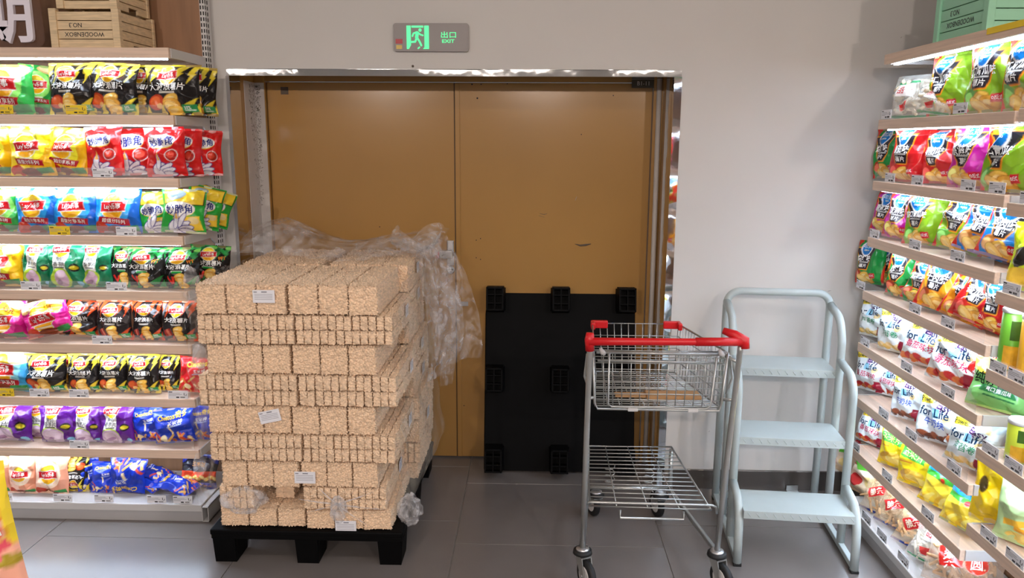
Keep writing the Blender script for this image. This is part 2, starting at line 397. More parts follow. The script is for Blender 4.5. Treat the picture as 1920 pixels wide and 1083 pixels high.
# plate B1-11 at the top corner of the right leaf
a = atY(1185, 140, DOOR_Y-0.012); b = atY(1238, 165, DOOR_Y-0.012)
bp_ = tag(MB().box(a[0], b[0], DOOR_Y-0.014, DOOR_Y-0.0125, b[2], a[2]).build('number_plate', 'plate_dark'), 'small dark plate reading B1-11 at top right of the door', 'sign')
MB().box(a[0], b[0], DOOR_Y-0.0148, DOOR_Y-0.014, b[2]+0.042, b[2]+0.044).build('rule', 'guard_paint', bp_)
MB().box(a[0], b[0], DOOR_Y-0.0148, DOOR_Y-0.014, b[2]+0.066, b[2]+0.0675).build('rule', 'guard_paint', bp_)
flat_text('lettering', 'B1-11', 0.019, 'guard_paint', bp_, Matrix.Translation((a[0]*0.6+b[0]*0.4, DOOR_Y-0.0149, b[2]+0.022)), 0.0)
flat_text('lettering', 'Emmett', 0.013, 'guard_paint', bp_, Matrix.Translation((a[0]+0.035, DOOR_Y-0.0149, b[2]+0.055)), 0.0)

# exit sign
a = atY(737, 43, WALL_Y-0.02); b = atY(879, 96.5, WALL_Y-0.02)
sw, sh = b[0]-a[0], a[2]-b[2]
es = empty('exit_sign', ((a[0]+b[0])/2, WALL_Y, (a[2]+b[2])/2)); tag(es, 'grey exit sign with glowing green running figure above the double door', 'exit sign')
m_ = MB()
r_ = 0.012; ol = []
for (cx, cz, a0) in ((sw/2-r_, sh/2-r_, 0), (-sw/2+r_, sh/2-r_, 90), (-sw/2+r_, -sh/2+r_, 180), (sw/2-r_, -sh/2+r_, 270)):
    for k in range(5): an = math.radians(a0+k*22.5); ol.append((cx+r_*math.cos(an), cz+r_*math.sin(an)))
m_.prism(ol, 'Y', -0.018, 0.0); m_.build('housing', 'sign_grey', es)
fa = MB(); fa.prism([(x*0.975, z*0.94) for x, z in ol], 'Y', -0.0195, -0.018); fa.build('face', 'sign_grey', es)
k = sw/142.0
def sp(u, v): return ((u-808)*k, -(v-69.8)*k)
FY0, FY1 = -0.0212, -0.0195
def gpoly(name, pts): return MB().prism([sp(*q) for q in pts], 'Y', FY0, FY1).build(name, 'sign_green', es)
gpoly('door_icon_left', [(762,49),(770,49),(770,84),(766,91),(762,91)])
gpoly('door_icon_top', [(771.5,49),(793.5,49),(793.5,52.5),(771.5,52.5)])
gpoly('door_icon_right', [(795.5,49),(804,49),(804,91),(792.5,91),(795.5,88)])
rm = MB()
cx, cz = sp(787.5, 57); rm.lathe([(3.0*k, FY0),(3.0*k, FY1)], (cx, 0, cz), 14, 'Y')
def limb(pts, r):
    P = [Vector((sp(*q)[0], 0, sp(*q)[1])) for q in pts]
    for A, B in zip(P, P[1:]):
        d = (B-A).normalized(); n = Vector((-d.z, 0, d.x))*r*k
        rm.prism([((A+n).x,(A+n).z),((B+n).x,(B+n).z),((B-n).x,(B-n).z),((A-n).x,(A-n).z)], 'Y', FY0, FY1)
    for A in P: rm.lathe([(r*k, FY0),(r*k, FY1)], (A.x, 0, A.z), 10, 'Y')
limb([(782,62),(781,70)], 3.0); limb([(783,61),(788,65),(792.5,66.5)], 1.4); limb([(780,61),(775,63),(773,68)], 1.4)
limb([(782,71),(786,77),(789.5,84.5)], 1.7); limb([(781,71),(778,78),(769.5,78.5)], 1.7); limb([(783.5,90),(786,88)], 1.2)
rm.build('running_figure', 'sign_green', es)
for s, u, v, h, sx in (('出口', 841, 65.3, 11.5*k, 1.28), ('EXIT', 840.5, 76.8, 6.2*k, 1.35)):
    x, z = sp(u, v); flat_text('lettering', s, h, 'sign_green', es, Matrix.Translation((x, FY0, z)), 0.015, sx)
for (u0, v0, u1, v1, mm) in ((741,73,754,81.5,'sticker_red'),(742,84,753,91,'sticker_yellow')):
    x0, z0 = sp(u0, v0); x1, z1 = sp(u1, v1); MB().box(x0, x1, FY0, FY1, z1, z0).build('sticker', mm, es)
q = atY(774, 124, WALL_Y); tag(MB().lathe([(0.006,0),(0.005,-0.004)], (q[0], WALL_Y, q[2]), 10, 'Y').build('wall_hook', 'scuff'), 'tiny dark screw stub in the wall below the exit sign', 'screw')

wbk = bpy.data.objects['wall_back']
for (u, v, l, a_) in ((1262,258,5,0.3),(1266,264,4,1.2),(1080,372,9,1.25),(1258,285,10,1.4),(1555,545,7,0.2),(1480,820,4,0.1),(1330,808,4,0.6),(1690,70,3,0.5)):
    q = atY(u, v, WALL_Y); d = Vector((math.cos(a_), 0, math.sin(a_)))*l*0.0012; c0 = Vector((q[0], WALL_Y-0.0003, q[2]))
    MB().tube([c0-d, c0, c0+d], [0.0005, 0.0013, 0.0004], 5).build('wall_mark', 'sign_grey', wbk)
# ceiling lamps of the shop (above and behind the viewer)
n_l = 0
ORDN = ['first','second','third','fourth','fifth','sixth','seventh']
for yy in (1.1, -1.4, -3.9, -6.9, -9.9, -12.9, -15.9):
    for xx in (-2.6, -0.3, 2.0 if yy < 1 else 1.3):
        t = empty('ceiling_light', (xx, yy, 3.0)); n_l += 1
        tag(t, f"white ceiling light panel, {['left','middle','right'][(n_l-1) % 3]} one in {ORDN[(n_l-1)//3]} row from the door", 'ceiling light', 'ceiling lights of the shop aisle')
        MB().box(-0.66, 0.66, -0.16, 0.16, -0.03, 0.0, 0.004).build('frame', 'white_metal', t)
        MB().box(-0.63, 0.63, -0.13, 0.13, -0.034, -0.03).build('diffuser', 'lamp', t)

# track spotlights of the shop, well behind the viewer, turned to the end wall
mat('spot_glow', (255,255,255), 0.5, emit=((255,240,228), 30.0), noise=(3, 0.01, 1, (1,1,1)))
for i_, xx in enumerate((-1.9, 0.1, 2.0)):
    pos = Vector((xx, -2.3, 2.78)); aim = Vector((xx*0.45-0.2, 3.6, 1.45))
    d = (aim-pos).normalized(); qd = d.to_track_quat('-Z', 'Y')
    t = empty('track_spotlight', (0,0,0)); t.location = pos; t.rotation_mode = 'QUATERNION'; t.rotation_quaternion = qd
    tag(t, f"{['left','middle','right'][i_]} black track spotlight behind the viewer, aimed at the end wall", 'spotlight')
    MB().lathe([(0.03,0.16),(0.05,0.14),(0.055,0.0),(0.050,0.0),(0.045,0.03)], (0,0,0), 20).build('housing', 'black_rubber', t)
    MB().tube([(0,0.0,0.10),(0,0.05,0.17),(0,0.07,0.21)], 0.012, 8).build('arm', 'black_rubber', t)
    MB().lathe([(0.044,0.025),(0.044,0.028)], (0,0,0), 20).build('lens', 'spot_glow', t)
    l = bpy.data.lights.new('spot', 'SPOT'); l.energy = SPOT_W; l.color = (1.0, 0.86, 0.78); l.spot_size = math.radians(74); l.spot_blend = 0.7; l.shadow_soft_size = 0.05
    lo = bpy.data.objects.new('spot_lamp', l); COL.objects.link(lo); lo.parent = t; lo.location = (0, 0, -0.02)

# ------------------------------------------------------------------ shelving
SHZ = [2.074, 1.806, 1.548, 1.304, 1.064, 0.826, 0.580, 0.340]
TH = 0.040
def rack(name, label, L, depth, hts, base_top, wood, top_z=2.75, led=True, posts=(True, True), feet=(True, True)):
    """gondola: local x along the front (0..L), front at y=0, back at y=depth"""
    t = empty(name); tag(t, label, 'display rack')
    bp = MB().box(0.0, L, depth-0.02, depth, 0.0, top_z).build('back_panel', 'wood_panel', t)
    for x, on in ((0.0, posts[0]), (L, posts[1])):
        if not on: continue
        po = MB().box(x-0.012, x+0.012, depth-0.028, depth+0.035, 0.0, top_z, 0.002).build('post', 'white_metal', t)
        sl = MB(); s = 1 if x > 0 else -1
        for kz in range(int(top_z/0.025)-1):
            z = 0.03 + kz*0.025
            for oy in (-0.020, 0.002):
                sl.box(x+s*0.0115, x+s*0.0128, depth+oy-0.004, depth+oy+0.004, z, z+0.016)
            for ox in (-0.006, 0.006): sl.box(x+ox-0.0025, x+ox+0.0025, depth-0.0290, depth-0.0275, z, z+0.016)
        tag(sl.build('slot', 'black_slot', po), kind='stuff')
    for zi, z in enumerate(hts):
        sh = MB().box(0.004, L-0.004, 0.018, depth-0.03, z-0.022, z-0.003, 0.001).build('shelf', wood, t)
        MB().box(0.0, L, 0.0, 0.018, z-TH, z, 0.002).build('front_edge', wood, sh)
        for x in (0.0, L):
            MB().prism([(0.019, z-TH+0.002),(0.019, z-0.001),(depth-0.028, z-0.001),(depth-0.028, z-0.075),(depth-0.06, z-0.07),(depth-0.10, z-TH)], 'X', x-0.0035, x+0.0035).build('bracket', 'white_metal', sh)
        if led:
            MB().box(0.02, L-0.02, 0.030, 0.046, z-TH+0.006, z-0.026, 0.002).build('lamp_housing', 'white_metal', sh)
            MB().box(0.025, L-0.025, 0.031, 0.045, z-TH-0.0045, z-TH+0.0062).build('led_strip', 'led', sh)
        if zi > 0:
            MB().box(0.004, L-0.02, 0.003, 0.0055, z, z+0.042).build('clear_lip', 'clear_lip', sh)
    b = MB().box(0, L, -0.004, depth-0.03, 0.0, base_top-0.03).build('plinth', 'grey_plinth', t)
    MB().box(0, L-0.001, -0.010, depth-0.03, base_top-0.034, base_top, 0.003).build('plinth_top', 'white_metal', b)
    for x, on in ((0.0, feet[0]), (L, feet[1])):
        if not on: continue
        hb = MB()
        s = -0.03 if x == 0 else 0.03
        for (y0, y1, z0, z1, x0, x1) in ((-0.012, depth, base_top-0.012, base_top-0.009, x, x+s), (-0.012, depth, 0.002, 0.005, x, x+s), (-0.012, depth, 0.002, base_top-0.009, x+s*0.9, x+s), (-0.012, depth, 0.002, base_top-0.009, x, x+s*0.08)):
            hb.box(min(x0,x1), max(x0,x1), y0, y1, z0, z1)
        hb.build('foot_channel', 'white_metal', b)
    MB().box(0.006, L-0.02, 0.003, 0.0055, base_top, base_top+0.042).build('clear_lip', 'clear_lip', b)
    return t
FRL, LX1, LL, LDEP = 3.19, -1.487, 1.20, 0.385
rl = rack('display_rack', 'tall wooden-shelved rack of chip bags left of the tan door', LL, LDEP, SHZ, 0.082, 'wood_shelf')
rl.location = (LX1-LL, FRL, 0)
FRX, RY_FAR, RY_NEAR = 1.475, 3.39, 2.445
rr = rack('display_rack', 'wooden-shelved rack of bags beside the step ladder, against white wall', RY_FAR-RY_NEAR, 0.385, SHZ, 0.082, 'wood_shelf', feet=(False, False))
rr.location = (FRX, RY_FAR, 0); rr.rotation_euler = (0, 0, -math.pi/2)
BZ2 = [2.074, 1.812, 1.527, 1.248, 0.993, 0.723, 0.451]
r2 = rack('display_rack', 'nearest right-hand rack holding cans and big bags at picture edge', 0.95, 0.385, BZ2, 0.082, 'wood_shelf', posts=(False, True), feet=(False, True))
r2.location = (FRX, RY_NEAR-0.016, 0); r2.rotation_euler = (0, 0, -math.pi/2)
# yellow strip on the edge of the right top shelf
a = atX(1852, 58, FRX); b = atX(1920, 40, FRX)
tag(MB().box(FRX-0.003, FRX-0.0003, b[1]-0.15, a[1], a[2]-0.012, a[2]+0.008).build('shelf_strip', 'paper_yellow'), 'yellow strip on the edge of the top right shelf', 'shelf strip')

# ------------------------------------------------------------------ printed bags
SS = 2
class Art:
    def __init__(s, nu, nv, k, bg):
        s.nu, s.nv, s.k = nu, nv, k                     # k = height/width
        u = (np.arange(nu*SS)+0.5)/(nu*SS); v = (np.arange(nv*SS)+0.5)/(nv*SS)
        s.U, s.V = np.meshgrid(u, v); s.c = np.empty(s.U.shape+(3,)); s.c[:] = lin(bg); s.texts = []; s.m = np.zeros(s.U.shape)
    def put(s, mask, c): s.c[mask] = lin(c); s.m[mask] = 1.0
    def ell(s, cx, cy, rx, ry, c, rot=0.0):
        x = s.U-cx; y = (s.V-cy)*s.k; a = math.radians(rot); X = x*math.cos(a)+y*math.sin(a); Y = -x*math.sin(a)+y*math.cos(a)
        s.put((X/rx)**2+(Y/ry)**2 < 1, c)
    def rect(s, cx, cy, w, h, c, rot=0.0):
        x = s.U-cx; y = (s.V-cy)*s.k; a = math.radians(rot); X = x*math.cos(a)+y*math.sin(a); Y = -x*math.sin(a)+y*math.cos(a)
        s.put((abs(X) < w/2) & (abs(Y) < h/2), c)
    def poly(s, pts, c):
        m = np.zeros(s.U.shape, bool); n = len(pts)
        for i in range(n):
            (x0, y0), (x1, y1) = pts[i], pts[(i+1) % n]
            if y0 == y1: continue
            m ^= ((s.V < max(y0, y1)) & (s.V >= min(y0, y1)) & (s.U < x0+(s.V-y0)/(y1-y0)*(x1-x0)))
        s.put(m, c)
    def text(s, t, cx, cy, h, c, rot=0.0, bold=0.025, sx=1.0): s.texts.append((t, cx, cy, h, c, rot, bold, sx))
    def final(s): return s.c.reshape(s.nv, SS, s.nu, SS, 3).mean((1, 3))
    def cover(s): return s.m.reshape(s.nv, SS, s.nu, SS).mean((1, 3))
W, K, RED, YEL = (248,248,246), (24,20,20), (206,24,32), (252,206,30)
def logo(A, cx, cy, r):
    """round yellow mark with a red ribbon"""
    A.ell(cx, cy, r*1.06, r*1.06, W); A.ell(cx, cy, r, r, YEL); A.ell(cx, cy-r*0.25/A.k, r*0.8, r*0.62, (250,180,26)); A.ell(cx, cy+r*0.35/A.k, r*0.78, r*0.5, (254,222,60))
    A.rect(cx, cy, r*2.35, r*0.86, W, 3); A.rect(cx, cy, r*2.3, r*0.74, RED, 3)
    A.text("Lay's乐事", cx, cy, r*0.56, W, 3, 0.03, 0.82)
def chips(A, pts, r=0.13):
    for i, (x, y) in enumerate(pts):
        c = ((246,200,86),(236,178,70),(250,212,120))[i % 3]
        A.ell(x, y, r, r*0.62, (196,132,44), 20-25*(i % 3)); A.ell(x, y+0.008, r*0.92, r*0.52, c, 20-25*(i % 3)); A.ell(x-0.02, y+0.015, r*0.5, r*0.2, (254,226,150), 20-25*(i % 3))
def badge(A, cx, cy, c=(46,150,84)):
    A.rect(cx, cy, 0.27, 0.13, c, 4); A.text('50%', cx-0.03, cy+0.012, 0.05, W, 4, 0.01); A.rect(cx, cy-0.03, 0.18, 0.02, (214,240,220), 4)
def wave(A, c1, food, tint=None):
    def zz(v0, up, seed):
        r = random.Random(seed); x = -0.05
        while x < 1.05:
            wd = r.uniform(0.12, 0.22); t = r.uniform(0.10, 0.26)*up
            A.poly([(x, v0),(x+wd, v0),(x+wd*0.25-0.06*up, v0-t),(x+wd*0.3, v0-t*0.45)], c1); x += wd*1.05
    A.put(A.V > 0.955, c1)
    for i, x in enumerate((0.02, 0.2, 0.66, 0.86)):
        A.poly([(x+0.03, 0.97),(x+0.16, 0.97),(x+0.06, 0.80),(x+0.10, 0.80),(x-0.06, 0.62-0.04*(i % 2)),(x+0.0, 0.76),(x-0.04, 0.77)], c1)
    for i, x in enumerate((0.06, 0.34, 0.62, 0.88, 0.97)):
        A.poly([(x-0.09, 0.0),(x+0.04, 0.0),(x+0.02+0.05*(i % 2), 0.18+0.13*((i*7) % 3)/2)], c1)
    A.poly([(0.60, 0.10),(0.98, 0.34),(0.86, 0.12)], c1)
    if tint is not None:
        for i in range(9):
            x = (i*0.137) % 1.0; A.ell(x, 0.88+0.05*((i*5) % 3-1), 0.11, 0.045, tint[i % len(tint)], 35*((i % 3)-1))
    if food == 'wing': A.ell(0.24, 0.24, 0.15, 0.13, (196,62,24), 30); A.ell(0.22, 0.26, 0.10, 0.08, (226,104,46), 30); A.ell(0.30, 0.17, 0.06, 0.05, (240,190,120))
    elif food == 'chili': A.rect(0.25, 0.22, 0.05, 0.24, (208,28,24), 25); A.rect(0.33, 0.22, 0.05, 0.20, (224,44,30), -15)
    else: A.rect(0.22, 0.22, 0.16, 0.2, (150,40,34), 20); A.rect(0.22, 0.22, 0.05, 0.2, (210,120,96), 20)
    chips(A, [(0.52, 0.30),(0.52, 0.22),(0.54, 0.14),(0.56, 0.07)], 0.15)
    logo(A, 0.46, 0.76, 0.17); A.text('大波浪薯片', 0.46, 0.535, 0.135, W, 0, 0.045, 1.0); A.rect(0.46, 0.43, 0.30, 0.035, (210,206,196))
    if food != 'chili': badge(A, 0.82, 0.13)
    else: A.rect(0.46, 0.41, 0.26, 0.05, (30,150,60)); A.text('99T', 0.80, 0.67, 0.09, (236,140,40), 8, 0.02)
def classic(A, bg2, ly=0.58, rib=True):
    A.poly([(0.0, 1.0),(0.22, 1.0),(0.55, 0.0),(0.0, 0.0)], bg2); A.ell(0.5, ly, 0.36, 0.38, tuple(min(255, int(c*1.08+14)) for c in bg2))
    A.ell(0.18, 0.88, 0.20, 0.12, (236,204,136), 20); A.ell(0.18, 0.89, 0.15, 0.08, (248,224,166), 20); A.ell(0.72, 0.90, 0.24, 0.11, (232,196,126), -12); A.ell(0.72, 0.91, 0.19, 0.08, (250,226,170), -12)
    logo(A, 0.48, ly, 0.25); A.rect(0.5, ly-0.25, 0.3, 0.03, (250,244,220))
    if rib:
        A.rect(0.5, ly-0.31, 0.62, 0.13, (176,22,38), -4); A.text('超值分享系列', 0.5, ly-0.31, 0.085, W, -4, 0.02, 0.9)
    A.ell(0.2, 0.10, 0.16, 0.14, (196,60,36)); A.ell(0.5, 0.07, 0.2, 0.10, (128,56,28)); A.rect(0.8, 0.11, 0.3, 0.12, (52,140,70), 6)
def taro(A):
    A.poly([(0.22, 1.0),(0.62, 1.0),(0.58, 0.3),(0.2, 0.3)], (240,240,236)); A.ell(0.40, 0.22, 0.28, 0.26, (176,206,60)); A.ell(0.42, 0.20, 0.20, 0.2, (206,170,198)); A.ell(0.44, 0.32, 0.12, 0.1, (224,196,216)); A.ell(0.36, 0.13, 0.12, 0.06, (150,110,146), 20)
    logo(A, 0.42, 0.86, 0.19); A.text('原切', 0.40, 0.65, 0.11, (40,40,44), 0, 0.01); A.text('香芋片', 0.41, 0.54, 0.12, (40,40,44), 0, 0.01); A.rect(0.4, 0.46, 0.3, 0.025, (90,90,90))
    A.ell(0.80, 0.46, 0.12, 0.10, (26,24,24)); A.ell(0.80, 0.46, 0.10, 0.05, (196,178,30)); A.ell(0.86, 0.10, 0.08, 0.06, (130,196,232))
def taro_p(A):
    taro(A); A.ell(0.40, 0.18, 0.28, 0.26, (208,182,210)); A.ell(0.42, 0.22, 0.20, 0.16, (226,206,226)); A.ell(0.35, 0.12, 0.14, 0.05, (172,138,176), 20)
def corn(A, panel=None):
    ly = 0.70
    if panel: A.rect(0.52, 0.82, 0.9, 0.36, K); A.rect(0.52, 0.82, 0.86, 0.32, panel); A.ell(0.35, 0.85, 0.2, 0.1, (150,170,180), 10); ly = 0.54
    A.ell(0.45, ly, 0.36, 0.17, (252,220,80)); A.ell(0.45, ly+0.01, 0.36, 0.16, W); A.text('妙脆角', 0.45, ly, 0.21, (28,40,130), 6, 0.04, 1.0)
    if not panel: A.poly([(0.0, 1.0),(0.0, 0.84),(0.25, 0.97),(0.25, 1.0)], W); A.ell(0.72, 0.42, 0.15, 0.15, W); A.ell(0.72, 0.42, 0.135, 0.135, (176,28,22)); A.ell(0.70, 0.43, 0.09, 0.09, (226,70,48))
    if panel: A.rect(0.62, 0.22, 0.62, 0.32, (246,206,60), 5); A.ell(0.78, 0.30, 0.12, 0.08, (236,214,150))
    gl = (232,230,240); ink = (52,30,130)
    for (x, y, rx, ry, ro) in ((0.40, 0.12, 0.20, 0.20, 0), (0.56, 0.20, 0.16, 0.05, 25), (0.60, 0.13, 0.16, 0.05, 10), (0.60, 0.06, 0.15, 0.05, -5), (0.38, 0.28, 0.06, 0.18, -8)):
        A.ell(x, y, rx+0.018, ry+0.018, ink, ro); A.ell(x, y, rx, ry, gl, ro)
    if panel: A.ell(0.52, 0.30, 0.068, 0.19, ink, -25); A.ell(0.52, 0.30, 0.05, 0.17, gl, -25)
    A.poly([(0.34, 0.32),(0.44, 0.32),(0.40, 0.50)], (236,180,90))
def puffs(A, ink, flip=False, word='Cheetos奇多'):
    r = random.Random(len(word))
    for i in range(16):
        x, y = r.random(), r.uniform(0.02, 0.5)
        A.rect(x, y, 0.05, 0.24, ((222,176,96),(206,120,50),(240,216,160),(196,70,40))[i % 4], r.uniform(-60, 60))
    A.ell(0.3, 0.2, 0.1, 0.08, (238,220,170)); A.text(word, 0.52, 0.82, 0.15, ink, 8, 0.04, 0.85); A.text('玉米棒', 0.62, 0.64, 0.10, W, 8, 0.02); A.rect(0.6, 0.56, 0.34, 0.02, (190,210,240), 8)
def nuts(A):
    A.ell(0.5, 0.42, 0.7, 0.38, (24,22,26)); A.put((A.V > 0.28) & (A.V < 0.52), (222,70,30)); A.put(A.V > 0.86, (30,40,130)); A.ell(0.5, 0.72, 0.4, 0.2, (24,24,40)); A.text('玉米豆', 0.5, 0.72, 0.12, (230,150,40), 0, 0.02)
    chips(A, [(0.1+0.11*i, 0.30+0.05*(i % 2)) for i in range(9)], 0.08); A.put(A.V < 0.2, (30,44,140)); A.text('NET 60g', 0.78, 0.1, 0.05, (236,150,60), 0, 0)
def pico(A, flavour, prod='薯片', food=(120,180,70)):
    sq = 0.84; U0 = A.U; A.U = U0/sq
    pico_art(A, flavour, prod, food)
    A.U = U0; A.texts = [(t, cx*sq, cy, h*0.92, c, ro, bo, sx*0.92) for (t, cx, cy, h, c, ro, bo, sx) in A.texts]
def pico_art(A, flavour, prod, food):
    A.poly([(0.0, 0.0),(0.0, 1.0),(0.20, 1.0),(0.08, 0.5),(0.12, 0.0)], (214,44,26)); A.text('1', 0.05, 0.62, 0.14, YEL, 0, 0.03); A.poly([(1.08, 0.0),(1.2, 0.0),(1.2, 0.6)], (214,44,26))
    A.poly([(0.10, 0.82),(0.86, 0.86),(0.62, 0.30),(0.30, 0.30)], (244,150,30)); A.poly([(0.13, 0.80),(0.82, 0.84),(0.60, 0.32),(0.32, 0.32)], (40,36,44))
    A.ell(0.46, 0.82, 0.215, 0.235, W); A.ell(0.46, 0.82, 0.185, 0.205, (20,118,196)); A.ell(0.46, 0.85, 0.15, 0.11, (40,150,220)); A.text('可比克', 0.46, 0.855, 0.125, W, 0, 0.03); A.text('copico', 0.46, 0.76, 0.075, (236,240,210), 0, 0.02)
    A.text(flavour, 0.44, 0.575, 0.20 if len(flavour) < 5 else 0.165, W, 0, 0.05, 0.85); A.rect(0.46, 0.485, 0.34, 0.022, (220,220,216)); A.text(prod, 0.46, 0.405, 0.125, W, 0, 0.04)
    A.ell(0.28, 0.22, 0.15, 0.13, food); A.ell(0.24, 0.20, 0.10, 0.10, tuple(min(255, c+70) for c in food)); chips(A, [(0.5, 0.17),(0.66, 0.12),(0.40, 0.09)], 0.19); A.rect(0.82, 0.19, 0.22, 0.13, (206,30,50), 4); A.text('0反式', 0.82, 0.19, 0.07, W, 4, 0.02)
def easy(A, name, ink, food=((214,120,60),(190,40,40))):
    A.ell(0.8, 0.9, 0.3, 0.12, (206,226,236)); A.rect(0.22, 0.80, 0.34, 0.17, (238,208,50), 8); A.text('Powers', 0.24, 0.80, 0.11, (50,60,40), 4, 0.01, 0.8); A.rect(0.50, 0.71, 0.16, 0.22, (216,176,228), -6); A.text('Easy', 0.62, 0.70, 0.17, (56,26,86), -8, 0.02); A.rect(0.46, 0.57, 0.14, 0.18, (150,214,240)); A.text('for Life', 0.42, 0.575, 0.17, (20,60,96), 0, 0.012, 0.95)
    A.text(name, 0.46, 0.385, 0.155, ink, -4, 0.02, 0.95); A.ell(0.7, 0.5, 0.09, 0.06, (240,214,150), 30); A.ell(0.8, 0.78, 0.07, 0.05, (240,220,160), -20)
    for i in range(7): A.ell(0.12+0.12*i, 0.10+0.04*(i % 2), 0.11, 0.07, food[i % 2], 25*(i % 3-1))
    A.poly([(0.66, 0.0),(0.95, 0.02),(0.86, 0.26),(0.72, 0.26)], (150,16,48)); A.rect(0.5, 0.94, 0.14, 0.07, (206,40,90))
def ylw(A):
    A.put(A.V > 0.82, (232,226,214)); A.rect(0.5, 0.82, 0.9, 0.1, (110,30,30), -4); A.rect(0.46, 0.64, 0.7, 0.26, (76,180,70), -8); A.text('玉米片', 0.46, 0.64, 0.19, (226,246,140), -8, 0.04); A.rect(0.3, 0.47, 0.3, 0.03, (226,110,40)); A.ell(0.45, 0.22, 0.34, 0.14, (232,190,70), 12); A.ell(0.6, 0.16, 0.26, 0.10, (250,226,120), -10); A.ell(0.3, 0.26, 0.2, 0.07, (206,156,50), 24)
def banana(A):
    A.put(A.V > 0.62, (28,140,206)); A.poly([(0, 0.7),(1, 0.62),(1, 0.50),(0, 0.58)], (70,170,60)); A.text('香蕉片', 0.5, 0.84, 0.19, (16,60,130), 0, 0.05)
    for i in range(10): A.ell(0.08+0.1*i, 0.28+0.14*((i*3) % 3-1), 0.16, 0.07, ((250,222,60),(236,196,40),(252,236,120))[i % 3], 50)
    A.ell(0.5, 0.57, 0.06, 0.05, (200,30,30)); A.poly([(0.7, 0.0),(1.0, 0.0),(1.0, 0.16)], (50,160,60))
def green_cut(A):
    A.ell(0.45, 0.9, 0.5, 0.22, (236,196,70)); A.ell(0.4, 0.92, 0.3, 0.12, (250,220,120)); A.text('纯切薯片', 0.5, 0.55, 0.21, (24,44,30), -4, 0.02, 0.95); A.rect(0.56, 0.37, 0.62, 0.11, (40,120,64), -4); A.text('爽口青瓜味', 0.58, 0.37, 0.075, W, -4, 0.01); A.rect(0.6, 0.24, 0.5, 0.025, (40,110,60), -4)
def redcorner(A):
    A.poly([(0, 1),(0.35, 1),(0.2, 0),(0, 0)], (246,240,236)); A.text('再来1包', 0.55, 0.55, 0.2, W, 70, 0.03); A.text('1', 0.55, 0.2, 0.22, YEL, 0, 0.04); A.rect(0.75, 0.12, 0.3, 0.14, W)
def bigyel(A):
    A.rect(0.66, 0.80, 0.2, 0.44, (206,24,34), 0); A.text('鲁', 0.66, 0.88, 0.13, W, 0, 0.04); A.text('之', 0.66, 0.77, 0.13, W, 0, 0.04); A.ell(0.92, 0.8, 0.1, 0.12, (30,36,44)); A.rect(0.70, 0.34, 0.52, 0.68, (236,232,214)); A.rect(0.70, 0.33, 0.48, 0.62, (250,248,240)); A.text('我你的', 0.68, 0.55, 0.12, K, 0, 0.04); A.text('屁月食', 0.68, 0.44, 0.12, K, 0, 0.04); A.ell(0.6, 0.26, 0.1, 0.09, (238,150,40)); A.ell(0.82, 0.26, 0.1, 0.09, (238,150,40)); A.text('红白', 0.68, 0.13, 0.1, (220,110,40), 0, 0.03)
    A.ell(0.16, 0.52, 0.07, 0.13, (120,90,20)); A.ell(0.16, 0.52, 0.055, 0.115, (70,54,20))
def paleg(A):
    A.ell(0.5, 0.75, 0.4, 0.2, (206,232,180)); A.rect(0.35, 0.35, 0.4, 0.1, (246,190,60), 10); A.rect(0.6, 0.25, 0.5, 0.1, (240,170,40), -8); A.ell(0.5, 0.12, 0.3, 0.1, (250,220,120))
def candy(A):
    A.put(A.V > 0.62, (196,24,34)); A.poly([(0.0, 0.7),(0.4, 1.0),(0.7, 0.62),(0.3, 0.55)], (92,176,52)); A.text('人-豆', 0.5, 0.78, 0.22, (252,236,150), 0, 0.05); A.ell(0.25, 0.3, 0.2, 0.16, (206,50,50)); A.ell(0.7, 0.36, 0.18, 0.14, (240,214,140)); A.ell(0.55, 0.14, 0.22, 0.12, (232,206,170))
def clear1(A, band=(30,150,90)):
    A.rect(0.46, 0.62, 0.42, 0.28, (246,240,236)); A.text('品一', 0.46, 0.62, 0.16, (196,40,44), 0, 0.02); A.rect(0.5, 0.80, 0.62, 0.06, band, 3); A.rect(0.5, 0.06, 0.9, 0.05, band)
    A.poly([(0.3, 0.30),(0.6, 0.38),(0.56, 0.2),(0.36, 0.16)], (206,26,30))
def crisp(A):
    A.rect(0.5, 0.86, 0.8, 0.18, (242,242,244)); A.text('金品', 0.6, 0.87, 0.1, (196,60,70), 0, 0.02); A.rect(0.40, 0.52, 0.44, 0.22, (204,30,36), 30); A.text('脆条', 0.40, 0.52, 0.16, (246,226,200), 30, 0.04); A.put(A.V < 0.05, (34,60,150))
def ball(A):
    A.poly([(0.18, 0.74),(0.5, 0.94),(0.58, 0.52),(0.28, 0.4)], (214,36,30)); A.text('薯', 0.36, 0.74, 0.18, W, 20, 0.03); A.text('条', 0.40, 0.54, 0.18, W, 20, 0.03); A.ell(0.72, 0.66, 0.14, 0.13, (220,60,44)); A.text('圆', 0.72, 0.66, 0.15, W, 15, 0.02)
